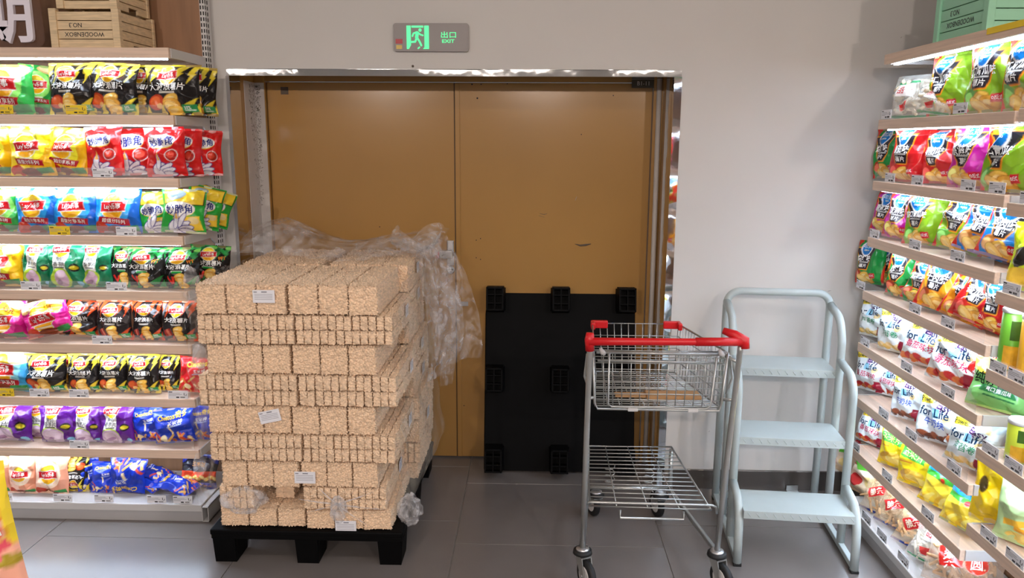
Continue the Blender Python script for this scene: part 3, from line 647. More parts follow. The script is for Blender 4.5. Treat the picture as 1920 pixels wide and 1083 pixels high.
KINDS = {   # name: (background, painter, look for the label)
 'wave_y': ((26,22,22), lambda A: wave(A, (232,208,56), 'wing'), 'black chip bag with yellow bolts'),
 'wave_g': ((24,22,20), lambda A: wave(A, (40,140,66), 'chili', ((40,150,70),(120,200,90),(20,100,44))), 'black chip bag with green leaf top'),
 'wave_r': ((30,22,22), lambda A: wave(A, (206,74,30), 'beef'), 'black chip bag with red-orange shards'),
 'cl_green': ((52,176,76), lambda A: classic(A, (132,214,96)), 'bright green chip bag'),
 'cl_yel': ((240,186,20), lambda A: classic(A, (248,222,40)), 'bright yellow chip bag'),
 'cl_blue': ((14,92,186), lambda A: classic(A, (30,140,214)), 'deep blue chip bag'),
 'cl_sky': ((56,160,220), lambda A: classic(A, (120,200,236)), 'light blue chip bag'),
 'cl_mag': ((190,20,122), lambda A: (classic(A, (206,30,136), 0.5, False), A.rect(0.66, 0.78, 0.5, 0.14, (248,206,40), -22), A.text('5.5元', 0.68, 0.78, 0.10, (150,20,40), -22, 0.03)), 'magenta chip bag with yellow price flash'),
 'cl_peach': ((222,150,118), lambda A: classic(A, (242,196,172), 0.55, False), 'peach pink chip bag'),
 'taro_g': ((16,116,76), taro, 'teal green taro bag with white panel'),
 'taro_p': ((88,24,126), taro_p, 'purple taro bag with white panel'),
 'corn_r': ((214,26,26), corn, 'red corn snack bag with gloved hand'),
 'corn_g': ((40,168,60), lambda A: corn(A, (240,206,50)), 'green corn snack bag with yellow panel'),
 'puff_b': ((22,52,172), lambda A: puffs(A, (246,206,40)), 'royal blue puffed stick snack bag'),
 'puff_r': ((210,22,30), lambda A: puffs(A, (250,214,60), word='Cheetos'), 'red puffed snack bag'),
 'nuts': ((30,44,140), nuts, 'orange and navy nut snack bag'),
 'p_cuc': ((132,176,34), lambda A: pico(A, '爽口青瓜味', food=(96,172,60)), 'lime green cucumber chip bag'),
 'p_tom': ((196,24,28), lambda A: pico(A, '番茄味', food=(206,40,30)), 'red tomato chip bag'),
 'p_org': ((190,34,148), lambda A: pico(A, '原滋味', food=(226,180,80)), 'magenta original chip bag'),
 'p_blue': ((20,124,206), lambda A: pico(A, '鸡肉味', food=(206,130,60)), 'bright blue chip bag'),
 'p_bbq': ((24,140,58), lambda A: pico(A, '烧烤味', food=(176,60,30)), 'dark green barbecue chip bag'),
 'p_beef': ((240,160,24), lambda A: pico(A, '牛肉味', food=(186,80,36)), 'orange beef chip bag'),
 'e_red': ((232,242,246), lambda A: easy(A, '番茄味块', (206,40,90)), 'white snack bag with red lettering'),
 'e_grn': ((232,242,246), lambda A: easy(A, '海苔卷', (40,160,110), ((240,206,120),(250,226,170))), 'white snack bag with green lettering'),
 'e_blu': ((228,240,248), lambda A: easy(A, '牛奶块', (50,90,200), ((110,56,36),(150,80,50))), 'white snack bag with blue lettering'),
 'ylw': ((246,218,30), ylw, 'yellow corn chip bag with green panel'),
 'banana': ((240,210,60), banana, 'blue and yellow banana chip bag'),
 'gcut': ((128,196,110), green_cut, 'light green cut potato chip bag'),
 'redc': ((212,40,34), redcorner, 'red and white striped snack bag'),
 'bigyel': ((250,214,16), bigyel, 'large yellow snack pouch with punched handle'),
 'paleg': ((190,222,160), paleg, 'pale green snack pouch'),
 'limeb': ((206,226,30), lambda A: (A.rect(0.3, 0.5, 0.3, 0.3, (40,36,30), 20), A.ell(0.3, 0.2, 0.3, 0.16, (246,206,70)), A.rect(0.6, 0.3, 0.3, 0.2, (214,226,120))), 'lime yellow snack bag'),
 'fore': ((250,222,60), lambda A: (A.put(A.V < 0.635, (246,180,156)), A.ell(0.92, 0.575, 0.10, 0.05, (170,150,50)), A.ell(0.82, 0.585, 0.08, 0.04, (196,176,80)), A.rect(0.80, 0.745, 0.30, 0.28, (226,90,60), 6), A.rect(0.80, 0.745, 0.28, 0.26, (250,228,212), 6), A.rect(0.80, 0.71, 0.28, 0.13, (240,84,30), 6), A.text('份', 0.90, 0.795, 0.075, (226,90,60), 6, 0.02), A.text('7kcal', 0.86, 0.71, 0.075, W, 6, 0.02, 0.8), A.rect(0.92, 0.645, 0.09, 0.07, (232,90,110), 20), A.rect(0.84, 0.60, 0.10, 0.07, (238,120,130), -10)), 'yellow and pink pouch'),
 'candy': ((236,216,190), candy, 'red and green candy bag'),
}
CLEARK = {'clr_g': ((240,238,230), lambda A: clear1(A), 'clear bag of white snacks with green band'),
          'crisp': ((232,206,166), crisp, 'clear bag of snack sticks with red lettering'),
          'ball': ((236,214,190), ball, 'big clear round bag with red print')}
ARTC = {}
def bag_shape(nu, nv, w, h, t, seed, back=False, crumple=1.0):
    r = random.Random(seed)
    u = np.linspace(0, 1, nu); v = np.linspace(0, 1, nv); U, V = np.meshgrid(u, v)
    a = 2*U-1; s = 0.05; bb = np.clip((V-s)/(1-2*s), 0, 1)*2-1
    th = t*0.5*np.clip(1-np.abs(a)**2.4, 0, 1)**0.6*np.clip(1-np.abs(bb)**2.8, 0, 1)**0.65*(1.14-0.28*V)
    half = w/2*(1-0.075*np.clip(1-bb**2, 0, 1)+0.02*np.sin(3*V*3.1+r.random()*6))
    X = a*half; Z = h*V
    full = np.clip(th/(t*0.5), 0, 1)
    fold = np.zeros_like(U)
    for k in range(3):       # folds running out of the two seals
        for end in (0, 1):
            d = np.abs(V-end); fq = r.uniform(3, 7); ph = r.random()*6.28; sh = r.uniform(-2, 2)
            fold += np.sin(fq*6.28*0.5*(U+sh*0.1*d)+ph)*np.exp(-d/0.16)*0.0062
    tri = np.zeros_like(U)
    for k in range(5):       # flat facets of crumpled foil
        an = r.uniform(0, 6.28); fq = r.uniform(1.2, 3.0); q = (U*math.cos(an)+V*1.2*math.sin(an))*fq+r.random()
        tri += (np.abs((q % 1.0)-0.5)*2-0.5)*r.uniform(0.006, 0.0125)
    sc = min(1.5, w/0.17)
    y = th - (fold+tri)*crumple*sc*np.clip(full*1.6+0.15, 0, 1)*np.clip(1-np.abs(a)**6, 0, 1)
    edge = 0.004*np.sin(V*9+r.random()*6)*np.clip(np.abs(a)*3-2, 0, 1)
    bow = 0.012*(V-0.5)**2
    top = np.clip((V-0.93)/0.07, 0, 1)*r.uniform(-0.012, 0.016)
    if back: Y = y*0.7+bow+edge+top
    else: Y = -y+bow+edge+top
    return np.stack([X, Y, Z], -1)
SEED = [100]
def bag(kind, w, h, t, loc, rot=(0,0,0), label=None, group=None, clear=False, upside=False, crumple=1.0, name='chip_bag', cat='snack bag', dens=1.0):
    SEED[0] += 1; seed = SEED[0]
    bgc, fn, look = (CLEARK if clear else KINDS)[kind]
    nu = int(max(20, min(72, 62*dens))); nv = int(max(24, min(90, 76*dens)))
    key = (kind, nu, nv, round(h/w, 1))
    if key not in ARTC:
        A = Art(nu, nv, round(h/w, 1), bgc); fn(A); ARTC[key] = (A.final(), A.texts, A.cover())
    colr, texts, cov = ARTC[key]
    alp = 0.30+0.62*cov if clear else np.ones_like(cov)
    P = bag_shape(nu, nv, w, h, t, seed, crumple=crumple); nb, mb = max(10, nu//3), max(12, nv//3); B = bag_shape(nb, mb, w, h, t, seed, True, crumple=crumple)
    if upside:
        for Q in (P, B): Q[..., 2] = h-Q[..., 2]; Q[..., 0] = -Q[..., 0]
    cut = int(round(nv*0.945))
    back_c = np.tile(colr.reshape(-1, 3).mean(0)*0.9+lin((120,120,120))*0.1, (nb*mb, 1)) if not clear else np.tile(lin(bgc), (nb*mb, 1))
    me = np_mesh(name, np.vstack([P[:cut+1].reshape(-1, 3), B.reshape(-1, 3)]), np.vstack([grid_faces(cut+1, nu), grid_faces(mb, nb, (cut+1)*nu, True)]), np.vstack([colr[:cut+1].reshape(-1, 3), back_c]), alpha=np.concatenate([alp[:cut+1].ravel(), np.full(nb*mb, 0.35 if clear else 1.0)]))
    pm = 'clear_print' if clear else 'bag_print'
    o = link(name, me, pm); o.location = loc; o.rotation_euler = rot
    tag(o, label or look, cat, group)
    sm = np_mesh('top_seal', P[cut:].reshape(-1, 3), grid_faces(nv-cut, nu), colr[cut:].reshape(-1, 3)*0.92, alpha=alp[cut:].ravel())
    link('top_seal', sm, pm, o)
    # lettering laid on the film
    du = np.gradient(P, axis=1); dv = np.gradient(P, axis=0); NN = np.cross(du, dv); NN /= np.linalg.norm(NN, axis=-1, keepdims=True)+1e-12
    NN = np.where(NN[..., 1:2] > 0, -NN, NN)
    VV, TT, CC, off = [], [], [], 0
    k = h/w
    for (s, cx, cy, th_, c, ro, bold, sx) in texts:
        vs, ts = glyphs(s, bold)
        if len(vs) == 0: continue
        a = math.radians(ro); gx = vs[:, 0]*sx*th_; gy = vs[:, 1]*th_
        uu = cx+gx*math.cos(a)-gy*math.sin(a); vv = cy+(gx*math.sin(a)+gy*math.cos(a))/k
        fu = np.clip(uu, 0, 1)*(nu-1); fv = np.clip(vv, 0, 1)*(nv-1)
        i0 = np.minimum(fu.astype(int), nu-2); j0 = np.minimum(fv.astype(int), nv-2); au = (fu-i0)[:, None]; av = (fv-j0)[:, None]
        def S(Q): return Q[j0, i0]*(1-au)*(1-av)+Q[j0, i0+1]*au*(1-av)+Q[j0+1, i0]*(1-au)*av+Q[j0+1, i0+1]*au*av
        VV.append(S(P)+S(NN)*0.0014); TT.append(ts+off); CC.append(np.tile(lin(c), (len(vs), 1))); off += len(vs)
    if VV:
        link('lettering', np_mesh('lettering', np.vstack(VV), np.vstack(TT), np.vstack(CC), smooth=True), 'bag_print', o)['kind'] = 'stuff'
    return o
ORD = ['first','second','third','fourth','fifth','sixth','seventh','eighth','ninth','tenth','eleventh']
ROWN = ['top','second','third','fourth','fifth','sixth','seventh','bottom']
# left rack rows: (kind, u0, u1, v_top, depth behind the lip, roll deg, yaw deg, options)
LEFT = [
 [('cl_green',-50,62,120,.05,0,0),('cl_green',42,98,120,.13,4,25),('wave_y',90,176,116,.05,0,0),('wave_y',168,256,116,.06,2,3),('wave_y',228,300,120,.16,3,10),('wave_y',272,374,119,.05,0,0),('wave_y',330,402,124,.17,3,18)],
 [('cl_yel',-60,26,236,.07,0,0),('cl_yel',16,100,235,.04,-1,0),('cl_yel',86,168,238,.06,3,-10),('corn_r',158,228,236,.045,-3,0),('corn_r',206,292,240,.10,-3,4),('corn_r',272,346,238,.04,-2,0),('corn_r',306,376,240,.12,1,6),('corn_r',352,412,243,.18,2,20)],
 [('cl_green',-35,36,350,.06,3,8),('cl_blue',28,108,349,.04,-1,0),('cl_blue',98,184,350,.05,0,2),('cl_blue',176,262,351,.045,1,0),('corn_g',258,324,358,.06,-2,0),('corn_g',304,382,354,.035,4,6),('corn_g',350,412,351,.14,14,18),('corn_g',366,430,356,.22,20,24)],
 [('cl_yel',-55,42,457,.05,0,0),('cl_yel',8,64,459,.14,3,8),('taro_g',40,98,458,.045,5,0),('taro_g',88,158,456,.04,0,0),('taro_g',148,208,458,.05,1,0),('wave_g',204,262,462,.07,0,0),('wave_g',236,308,464,.04,1,0),('wave_g',304,374,464,.045,0,0),('wave_g',360,428,460,.16,5,15)],
 [('cl_mag',-35,50,564,.05,0,0),('cl_mag',42,132,564,.04,-14,0),('wave_r',112,182,562,.07,6,4),('wave_r',180,246,563,.045,0,0),('wave_r',246,304,563,.05,0,0),('wave_r',302,368,564,.04,1,0),('wave_r',362,424,566,.12,2,0)],
 [('cl_sky',-45,60,660,.04,4,0),('wave_y',46,124,664,.045,1,0),('wave_y',92,160,664,.15,2,0),('wave_y',126,186,664,.05,0,0),('wave_y',182,240,664,.055,1,0),('wave_y',236,298,664,.045,0,0),('wave_y',292,336,666,.08,2,4),('puff_r',336,402,670,.05,5,0)],
 [('taro_p',-22,60,760,.05,2,0),('taro_p',52,104,761,.10,-3,0),('taro_p',74,142,761,.045,-1,0),('taro_p',134,192,761,.05,1,0),('taro_p',186,250,761,.045,0,0),('puff_b',248,304,763,.06,-3,0),('puff_b',288,364,768,.04,-6,0),('puff_b',342,404,762,.10,3,0)],
 [('cl_peach',-40,20,858,.05,2,0),('cl_peach',16,68,856,.045,1,0),('cl_peach',66,128,856,.045,2,0),('wave_y',116,166,858,.08,2,0,'up'),('puff_b',152,182,862,.09,2,30),('puff_b',174,216,866,.06,5,10),('puff_b',206,272,860,.05,6,0,'up')],
]
zs = SHZ[1:]+[0.082]
for r, row in enumerate(LEFT):
    zsh = zs[r]
    for i, it in enumerate(row):
        kind, u0, u1, vt, dep, roll, yaw = it[:7]
        Y = FRL+0.02+dep
        vb = 215+r*104
        a = atY(u0, (vt+vb)/2, Y); b = atY(u1, (vt+vb)/2, Y); tp = atY((u0+u1)/2, vt, Y)
        w = (b[0]-a[0])/max(0.75, math.cos(math.radians(yaw))); h = min(tp[2]-zsh, ([2.074]+zs)[r]-zsh-0.026)-0.004
        ro = math.radians(roll); h = h/ (math.cos(ro)+0.0) - abs(math.sin(ro))*w*0.35
        lift = 0.003+abs(math.sin(ro))*w*0.42
        lab = f"{KINDS[kind][2]}, {ORD[i]} from left in {ROWN[r]} row, left rack"
        bag(kind, w*1.03, h, min(0.085, w*0.42), ((a[0]+b[0])/2 - math.sin(ro)*h*0.5, Y, zsh+lift), (-math.radians(5), ro, math.radians(yaw)), lab, f'bags in the {ROWN[r]} row of the left rack', upside=len(it) > 7)
# bags lying flat at the end of the left rack's bottom row
zb = 0.085
for nm, kind, u, v, Y, w, h, t, rot, lab in (
   ('chip_bag','puff_b',278,917,3.30,.13,.17,.045,(-1.45,0,1.2),'flattened royal blue snack bag lying lowest on the left rack base'),
   ('chip_bag','puff_b',287,893,3.36,.13,.17,.05,(-1.45,0.05,1.35),'royal blue snack bag lying on another in the left rack bottom row'),
   ('chip_bag','puff_b',336,917,3.255,.14,.19,.05,(-1.4,0,1.4),'blue snack bag lying flat at the right end of the left rack base'),
   ('chip_bag','nuts',368,892,3.33,.17,.16,.07,(-0.35,0.1,0.15),'orange and navy nut snack bag at the right end of bottom row')):
    q = atY(u, v, Y); z = max(zb+t*0.55 if 'l' in 'flat' and abs(rot[0]) > 1 else zb+0.004, q[2]-(0.0 if abs(rot[0]) > 1 else h*0.5))
    x = q[0]+0.075 if abs(rot[0]) > 1 else q[0]
    bag(kind, w, h, t, (x, Y, z), rot, lab, 'lying bags in the left rack bottom row', upside=False, name=nm)

# right rack rows: (kind, u_centre, v_centre, width m, height m, depth, roll, yaw-from-aisle, lean, clear?)
RIGHT = [
 [('clr_g',1708,165,.19,.185,.08,0,25,8,1),('clr_g',1750,185,.15,.12,.03,8,30,14,1),('p_cuc',1782,150,.19,.235,.07,-2,22,6,0),('p_cuc',1866,138,.22,.245,.05,-2,18,5,0),('p_cuc',1935,140,.22,.24,.05,-2,14,5,0)],
 [('p_tom',1652,300,.17,.20,.14,0,20,5,0),('p_bbq',1668,296,.18,.225,.09,-3,22,6,0),('p_tom',1706,285,.19,.225,.045,0,26,6,0),('p_tom',1770,290,.19,.21,.09,-2,24,6,0),('p_org',1828,290,.21,.235,.05,0,20,5,0),('p_cuc',1896,300,.22,.235,.05,0,18,5,0)],
 [('p_org',1662,410,.17,.185,.08,4,30,10,0),('p_org',1688,415,.17,.195,.05,3,30,12,0),('p_cuc',1732,418,.18,.205,.05,-2,28,8,0),('p_cuc',1774,415,.18,.205,.13,-2,26,8,0),('p_cuc',1795,428,.19,.215,.05,8,30,14,0),('p_blue',1838,445,.20,.215,.06,12,32,16,0),('p_blue',1884,458,.21,.22,.07,10,30,14,0)],
 [('p_bbq',1632,500,.16,.20,.05,-4,26,8,0),('p_bbq',1666,510,.17,.19,.13,-2,26,8,0),('p_bbq',1694,518,.17,.20,.06,-2,26,8,0),('p_bbq',1724,535,.17,.18,.03,8,30,20,0),('p_beef',1760,538,.20,.21,.05,8,32,16,0),('p_beef',1800,560,.17,.17,.03,14,34,24,0),('p_tom',1826,572,.19,.185,.04,16,36,20,0),('p_tom',1870,598,.17,.20,.08,4,22,6,0)],
 [('e_grn',1638,612,.16,.20,.07,-2,28,6,0),('e_grn',1678,625,.17,.205,.045,-2,28,6,0),('e_red',1730,655,.20,.185,.06,4,34,16,0),('e_red',1790,685,.22,.20,.05,4,34,14,0),('redc',1835,725,.17,.19,.10,6,20,12,0),('gcut',1868,742,.20,.17,.05,0,34,18,0)],
 [('e_red',1632,712,.17,.20,.06,-2,32,8,0),('e_red',1672,720,.16,.17,.12,-2,30,10,0),('e_blu',1704,758,.16,.20,.05,-4,30,8,0),('e_blu',1766,775,.20,.20,.05,-2,32,10,0),('e_red',1822,800,.19,.17,.09,10,32,20,0),('e_grn',1815,850,.18,.19,.03,4,30,10,0)],
 [('e_red',1634,805,.17,.165,.06,4,34,16,0),('ylw',1676,855,.15,.19,.05,-3,30,10,0),('ylw',1718,885,.17,.20,.05,-3,30,10,0),('banana',1764,930,.18,.185,.05,4,32,18,0),('banana',1806,968,.18,.17,.04,6,32,20,0)],
]
RN = ['top','second','third','fourth','fifth','sixth','seventh']
for r, row in enumerate(RIGHT):
    zsh = SHZ[1:][r]
    for i, (kind, u, v, w, h, dep, roll, yaw, lean, clr) in enumerate(row):
        X = FRX+0.03+dep; q = atX(u, v, X); Y = q[1]
        ro = math.radians(roll); lift = 0.003+abs(math.sin(ro))*w*0.42
        look = (CLEARK if clr else KINDS)[kind][2]
        cat = 'snack bag'
        lab = f"{look}, {ORD[i]} from wall in {RN[r]} row, right rack"
        h = min(h, (SHZ[r]-zsh-0.026-lift)/math.cos(math.radians(lean)))
        nm = 'snack_bag' if kind[0] in 'eycrgb' else 'chip_bag'
        o = bag(kind, w, h, min(0.09, w*0.45), (X, Y, zsh+lift), (-math.radians(lean), ro, -math.pi/2+math.radians(yaw)), lab, f'bags in the {RN[r]} row of the right rack', clear=bool(clr), name=nm)
        if clr:
            cb = MB(); rg = random.Random(i)
            for kk in range(46):
                z = rg.uniform(0.03, h*0.86); wd = w*0.36; c0 = Vector((rg.uniform(-wd, wd), rg.uniform(-0.02, 0.02), z)); d = Vector((rg.uniform(-1, 1), rg.uniform(-0.4, 0.4), rg.uniform(-1, 1))).normalized()*rg.uniform(0.012, 0.028)
                cb.tube([c0-d, c0, c0+d], [0.006, 0.010, 0.006], 6)
            tag(cb.build('puffed_snacks', 'snack_white', o), kind='stuff')
# base row of the right rack: clear bags and candy
BASE = [('candy',1578,880,.16,.19,.05,0,28,14,0,'candy bag nearest the wall in bottom row, right rack'),
        ('candy',1622,905,.19,.20,.06,2,30,16,0,'red and green candy bag behind the ladder foot, bottom row, right rack'),
        ('crisp',1648,945,.19,.19,.04,2,32,22,1,'clear snack stick bag third from wall in bottom row, right rack'),
        ('crisp',1676,985,.20,.19,.05,4,32,24,1,'clear snack stick bag fourth from wall in bottom row, right rack'),
        ('crisp',1712,1020,.20,.19,.05,4,32,24,1,'clear snack stick bag fifth from wall in bottom row, right rack'),
        ('clr_g',1742,1050,.20,.19,.05,4,32,26,1,'clear bag with green band nearest viewer in bottom row, right rack')]
for i, (kind, u, v, w, h, dep, roll, yaw, lean, clr, lab) in enumerate(BASE):
    X = FRX+0.03+dep; q = atX(u, v, X); ro = math.radians(roll)
    o = bag(kind, w, h, 0.09, (X, q[1], 0.086+abs(math.sin(ro))*w*0.42), (-math.radians(lean), ro, -math.pi/2+math.radians(yaw)), lab, 'bags in the bottom row of the right rack', clear=bool(clr), name='snack_bag')
    if clr:
        cb = MB(); rg = random.Random(50+i)
        for kk in range(60):
            z = rg.uniform(0.02, h*0.72); wd = w*0.38; c0 = Vector((rg.uniform(-wd, wd), rg.uniform(-0.024, 0.024), z)); d = Vector((rg.uniform(-1, 1), rg.uniform(-0.4, 0.4), rg.uniform(-1, 1))).normalized()*rg.uniform(0.014, 0.032)
            cb.tube([c0-d, c0, c0+d], [0.004, 0.006, 0.004], 6)
        tag(cb.build('snack_sticks', 'snack_white' if i == 5 else 'snack_tan', o), kind='stuff')
        if i in (2, 3):
            MB().tube([(-w*0.46,-0.01,0.10),(-w*0.42,-0.035,0.04),(-w*0.1,-0.05,0.012),(w*0.3,-0.045,0.006),(w*0.46,-0.01,0.004)], 0.004, 6).build('blue_edge', 'bag_blue', o) if 'bag_blue' in MATS else None

# ------------------------------------------------------------------ near right bay: cans, pouches, big bags
def can(u, v_mid, zsh, h, r, look, body, lab, dep=0.07):
    X = FRX+dep; q = atX(u, v_mid, X)
    t = empty('snack_can', (X, q[1], zsh+0.001)); tag(t, lab, 'snack can', 'cans on the nearest right rack')
    m = 'can_'+look; mat(m, body, 0.35, noise=(7, 0.1, 2, (1,1,1)))
    MB().lathe([(r*0.98,0),(r,0.004),(r,h-0.006)], (0,0,0), 28).build('body', m, t)
    MB().lathe([(r,h-0.006),(r*1.05,h-0.004),(r*1.05,h+0.006),(r*0.96,h+0.009)], (0,0,0), 28).build('lid', 'white_metal', t)
    for k, (a0, a1, z0, z1, mm) in enumerate(((200,300,0.0,h*0.42,'can_chip'),(225,275,h*0.5,h*0.85,'can_dark'),(300,330,h*0.1,h*0.45,'paper_white'))):
        bm = MB(); n = 8; A = []; B = []
        for j in range(n+1):
            an = math.radians(a0+(a1-a0)*j/n); A.append(bm.bm.verts.new((r*1.006*math.cos(an), r*1.006*math.sin(an), z0+0.004))); B.append(bm.bm.verts.new((r*1.006*math.cos(an), r*1.006*math.sin(an), z1)))
        for j in range(n): bm.bm.faces.new((A[j], A[j+1], B[j+1], B[j]))
        bm.build('print_band', mm, t)
    return t
mat('can_chip', (246,186,50), 0.4, noise=(30, 0.25, 3, (1,1,1))); mat('can_dark', (70,110,40), 0.4, noise=(30, 0.3, 3, (1,1,1)))
mat('bag_blue', (34,60,160), 0.4, noise=(20, 0.05, 2, (1,1,1)))
for (u, v, z, h, r, look, body, lab) in (
   (1898, 640, BZ2[4], .19, .036, 'green', (112,186,52), 'tall green snack can, farthest on the nearest right rack'),
   (1935, 660, BZ2[4], .19, .036, 'orange', (236,176,40), 'tall orange snack can at right picture edge, nearest rack'),
   (1912, 830, BZ2[5], .125, .038, 'lime', (206,220,60), 'lime snack can with white lid at right picture edge'),
   (1960, 850, BZ2[5], .125, .038, 'lime', (206,220,60), 'second lime snack can cut by right picture edge')):
    can(u, v, z, h, r, look, body, lab)
for (kind, u, v, z, w, h, yaw, lean, dep, lab) in (
   ('limeb', 1948, 465, BZ2[3], .19, .215, 22, 5, .05, 'lime yellow snack bag at right picture edge, nearest rack'),
   ('bigyel', 1888, 940, BZ2[6], .22, .255, 42, 4, .07, 'large yellow pouch with punched handle and red label, right rack'),
   ('paleg', 1928, 985, BZ2[6], .20, .22, 36, 5, .06, 'pale green snack pouch at right picture edge, nearest rack')):
    X = FRX+0.03+dep; q = atX(u, v, X)
    bag(kind, w, h, .07, (X, q[1], z+0.004), (-math.radians(lean), 0, -math.pi/2+math.radians(yaw)), lab, 'pouches on the nearest right rack', name='snack_pouch', dens=1.15)
# big round clear bag on the base of the near bay
X = FRX+0.10; q = atX(1800, 1068, X)
o = bag('ball', .27, .19, .15, (X, q[1], 0.09), (-0.35, 0, -math.pi/2+0.7), 'big clear round bag with red print on the right rack base', None, clear=True, name='snack_bag')
cb = MB(); rg = random.Random(9)
for kk in range(90):
    c0 = Vector((rg.uniform(-0.09, 0.09), rg.uniform(-0.035, 0.03), rg.uniform(0.03, 0.15))); d = Vector((rg.uniform(-1, 1), rg.uniform(-0.4, 0.4), rg.uniform(-1, 1))).normalized()*rg.uniform(0.014, 0.032)
    cb.tube([c0-d, c0, c0+d], [0.005, 0.007, 0.005], 6)
tag(cb.build('snack_sticks', 'snack_tan', o), kind='stuff')

# foreground pouch at the left edge on a low display table outside the view
tb = empty('display_table', (-0.95, 1.02, 0)); tag(tb, 'low white display table at the left, just outside the view', 'table')
MB().box(-0.25, 0.25, -0.25, 0.25, 0.80, 0.83, 0.004).build('table_top', 'white_metal', tb)
for sx in (-1, 1):
    for sy in (-1, 1): MB().box(sx*0.22-0.015, sx*0.22+0.015, sy*0.22-0.015, sy*0.22+0.015, 0, 0.80).build('leg', 'white_metal', tb)
q = atY(0, 960, 1.05)
bag('fore', .20, .36, .08, (q[0]-0.040, 1.05, 0.845), (-0.08, math.radians(-11), 0.1), 'yellow and pink pouch close to the viewer at lower left corner', None, name='snack_pouch', cat='snack bag')

# ------------------------------------------------------------------ price tags
tagart = {}
def price_tag(loc, rz, label, yellow=False, w=0.088, h=0.036, tilt=0.0):
    k = (yellow, w)
    if k not in tagart:
        t = empty('price_tag')
        MB().box(-w/2, w/2, -0.0015, 0, 0, h, 0.0004).build('card', 'paper_yellow' if yellow else 'paper_white', t)
        pr = MB(); pr.box(-w*0.46, -w*0.28, -0.002, -0.0015, h*0.80, h*0.9); pr.box(-w*0.1, w*0.05, -0.002, -0.0015, h*0.10, h*0.26)
        for j in range(9): pr.box(w*0.12+j*w*0.026, w*0.12+j*w*0.026+w*0.012, -0.002, -0.0015, h*0.10, h*0.28)
        pr.box(w*0.30, w*0.33, -0.002, -0.0015, h*0.45, h*0.75); pr.box(w*0.33, w*0.42, -0.002, -0.0015, h*0.40, h*0.44); pr.box(w*0.41, w*0.43, -0.002, -0.0015, h*0.42, h*0.62)
        pr.build('print', 'ink_black', t)['kind'] = 'stuff'
        pg = MB()
        for j, (a0, a1) in enumerate(((-0.46, 0.1), (-0.46, 0.2), (-0.46, -0.1))): pg.box(w*a0, w*a1, -0.002, -0.0015, h*(0.66-0.14*j), h*(0.70-0.14*j))
        pg.build('fine_print', 'ink_grey', t)['kind'] = 'stuff'
        tagart[k] = t; o = t
    else: o = copy_tree(tagart[k])
    o.location = loc; o.rotation_euler = (tilt, 0, rz)
    tag(o, label, 'price tag', 'price tags on the shelf lips')
LT = [(0,143,204,1),(0,5,204,1),(1,193,322,0),(2,112,430,1),(2,237,432,0),(3,58,535,0),(3,219,538,0),(4,192,638,0),(5,8,733,1),(5,74,734,0),(5,148,735,0),(5,334,738,0),(6,149,832,0),(7,6,927,0),(7,118,928,0),(7,195,930,0),(7,294,933,0),(7,343,935,0)]
cnt = {}
for (r, u, v, yl) in LT:
    q = atY(u, v, FRL); cnt[r] = cnt.get(r, 0)+1
    price_tag((q[0], FRL-0.0005 if r < 7 else FRL-0.002, zs[r]+0.003), 0, f"{'yellow' if yl else 'white'} price tag below bag row {ROWN[r]}, {['leftmost','second','third','fourth','fifth'][cnt[r]-1] if r!=0 else ['middle','leftmost'][cnt[r]-1]}, left rack", bool(yl))
RT = [(0,1663,210),(0,1801,202),(1,1669,336),(1,1720,340),(1,1815,352),(1,1870,356),(2,1640,438),(2,1716,458),(2,1796,480),(3,1614,538),(3,1716,578),(3,1778,604),(4,1622,645),(4,1700,690),(4,1777,740),(5,1658,768),(5,1710,806),(5,1790,870),(6,1606,822),(6,1665,880),(6,1742,945)]
cnt = {}
for (r, u, v) in RT:
    q = atX(u, v, FRX); cnt[r] = cnt.get(r, 0)+1
    price_tag((FRX-0.0005, q[1], SHZ[1:][r]+0.003), -math.pi/2, f"white price tag under {RN[r]} row of right rack, {ORD[cnt[r]-1]} from the wall", False)
for i, (zi, u, v) in enumerate(((2, 1930, 375),(3, 1899, 530),(4, 1873, 680),(4, 1908, 705),(5, 1858, 840),(5, 1900, 880),(6, 1857, 985),(6, 1905, 1035))):
    q = atX(u, v, FRX); price_tag((FRX-0.0005, q[1], BZ2[zi]+0.003), -math.pi/2, f"white price tag {ORD[i]} counting down the nearest right rack edge", False)
for i, (u, v) in enumerate(((1632, 930),(1660, 975),(1700, 1025))):
    q = atX(u, v, FRX); price_tag((FRX-0.007, q[1], 0.088), -math.pi/2, f"white price tag on right rack base lip, {ORD[i]} from the wall", False)

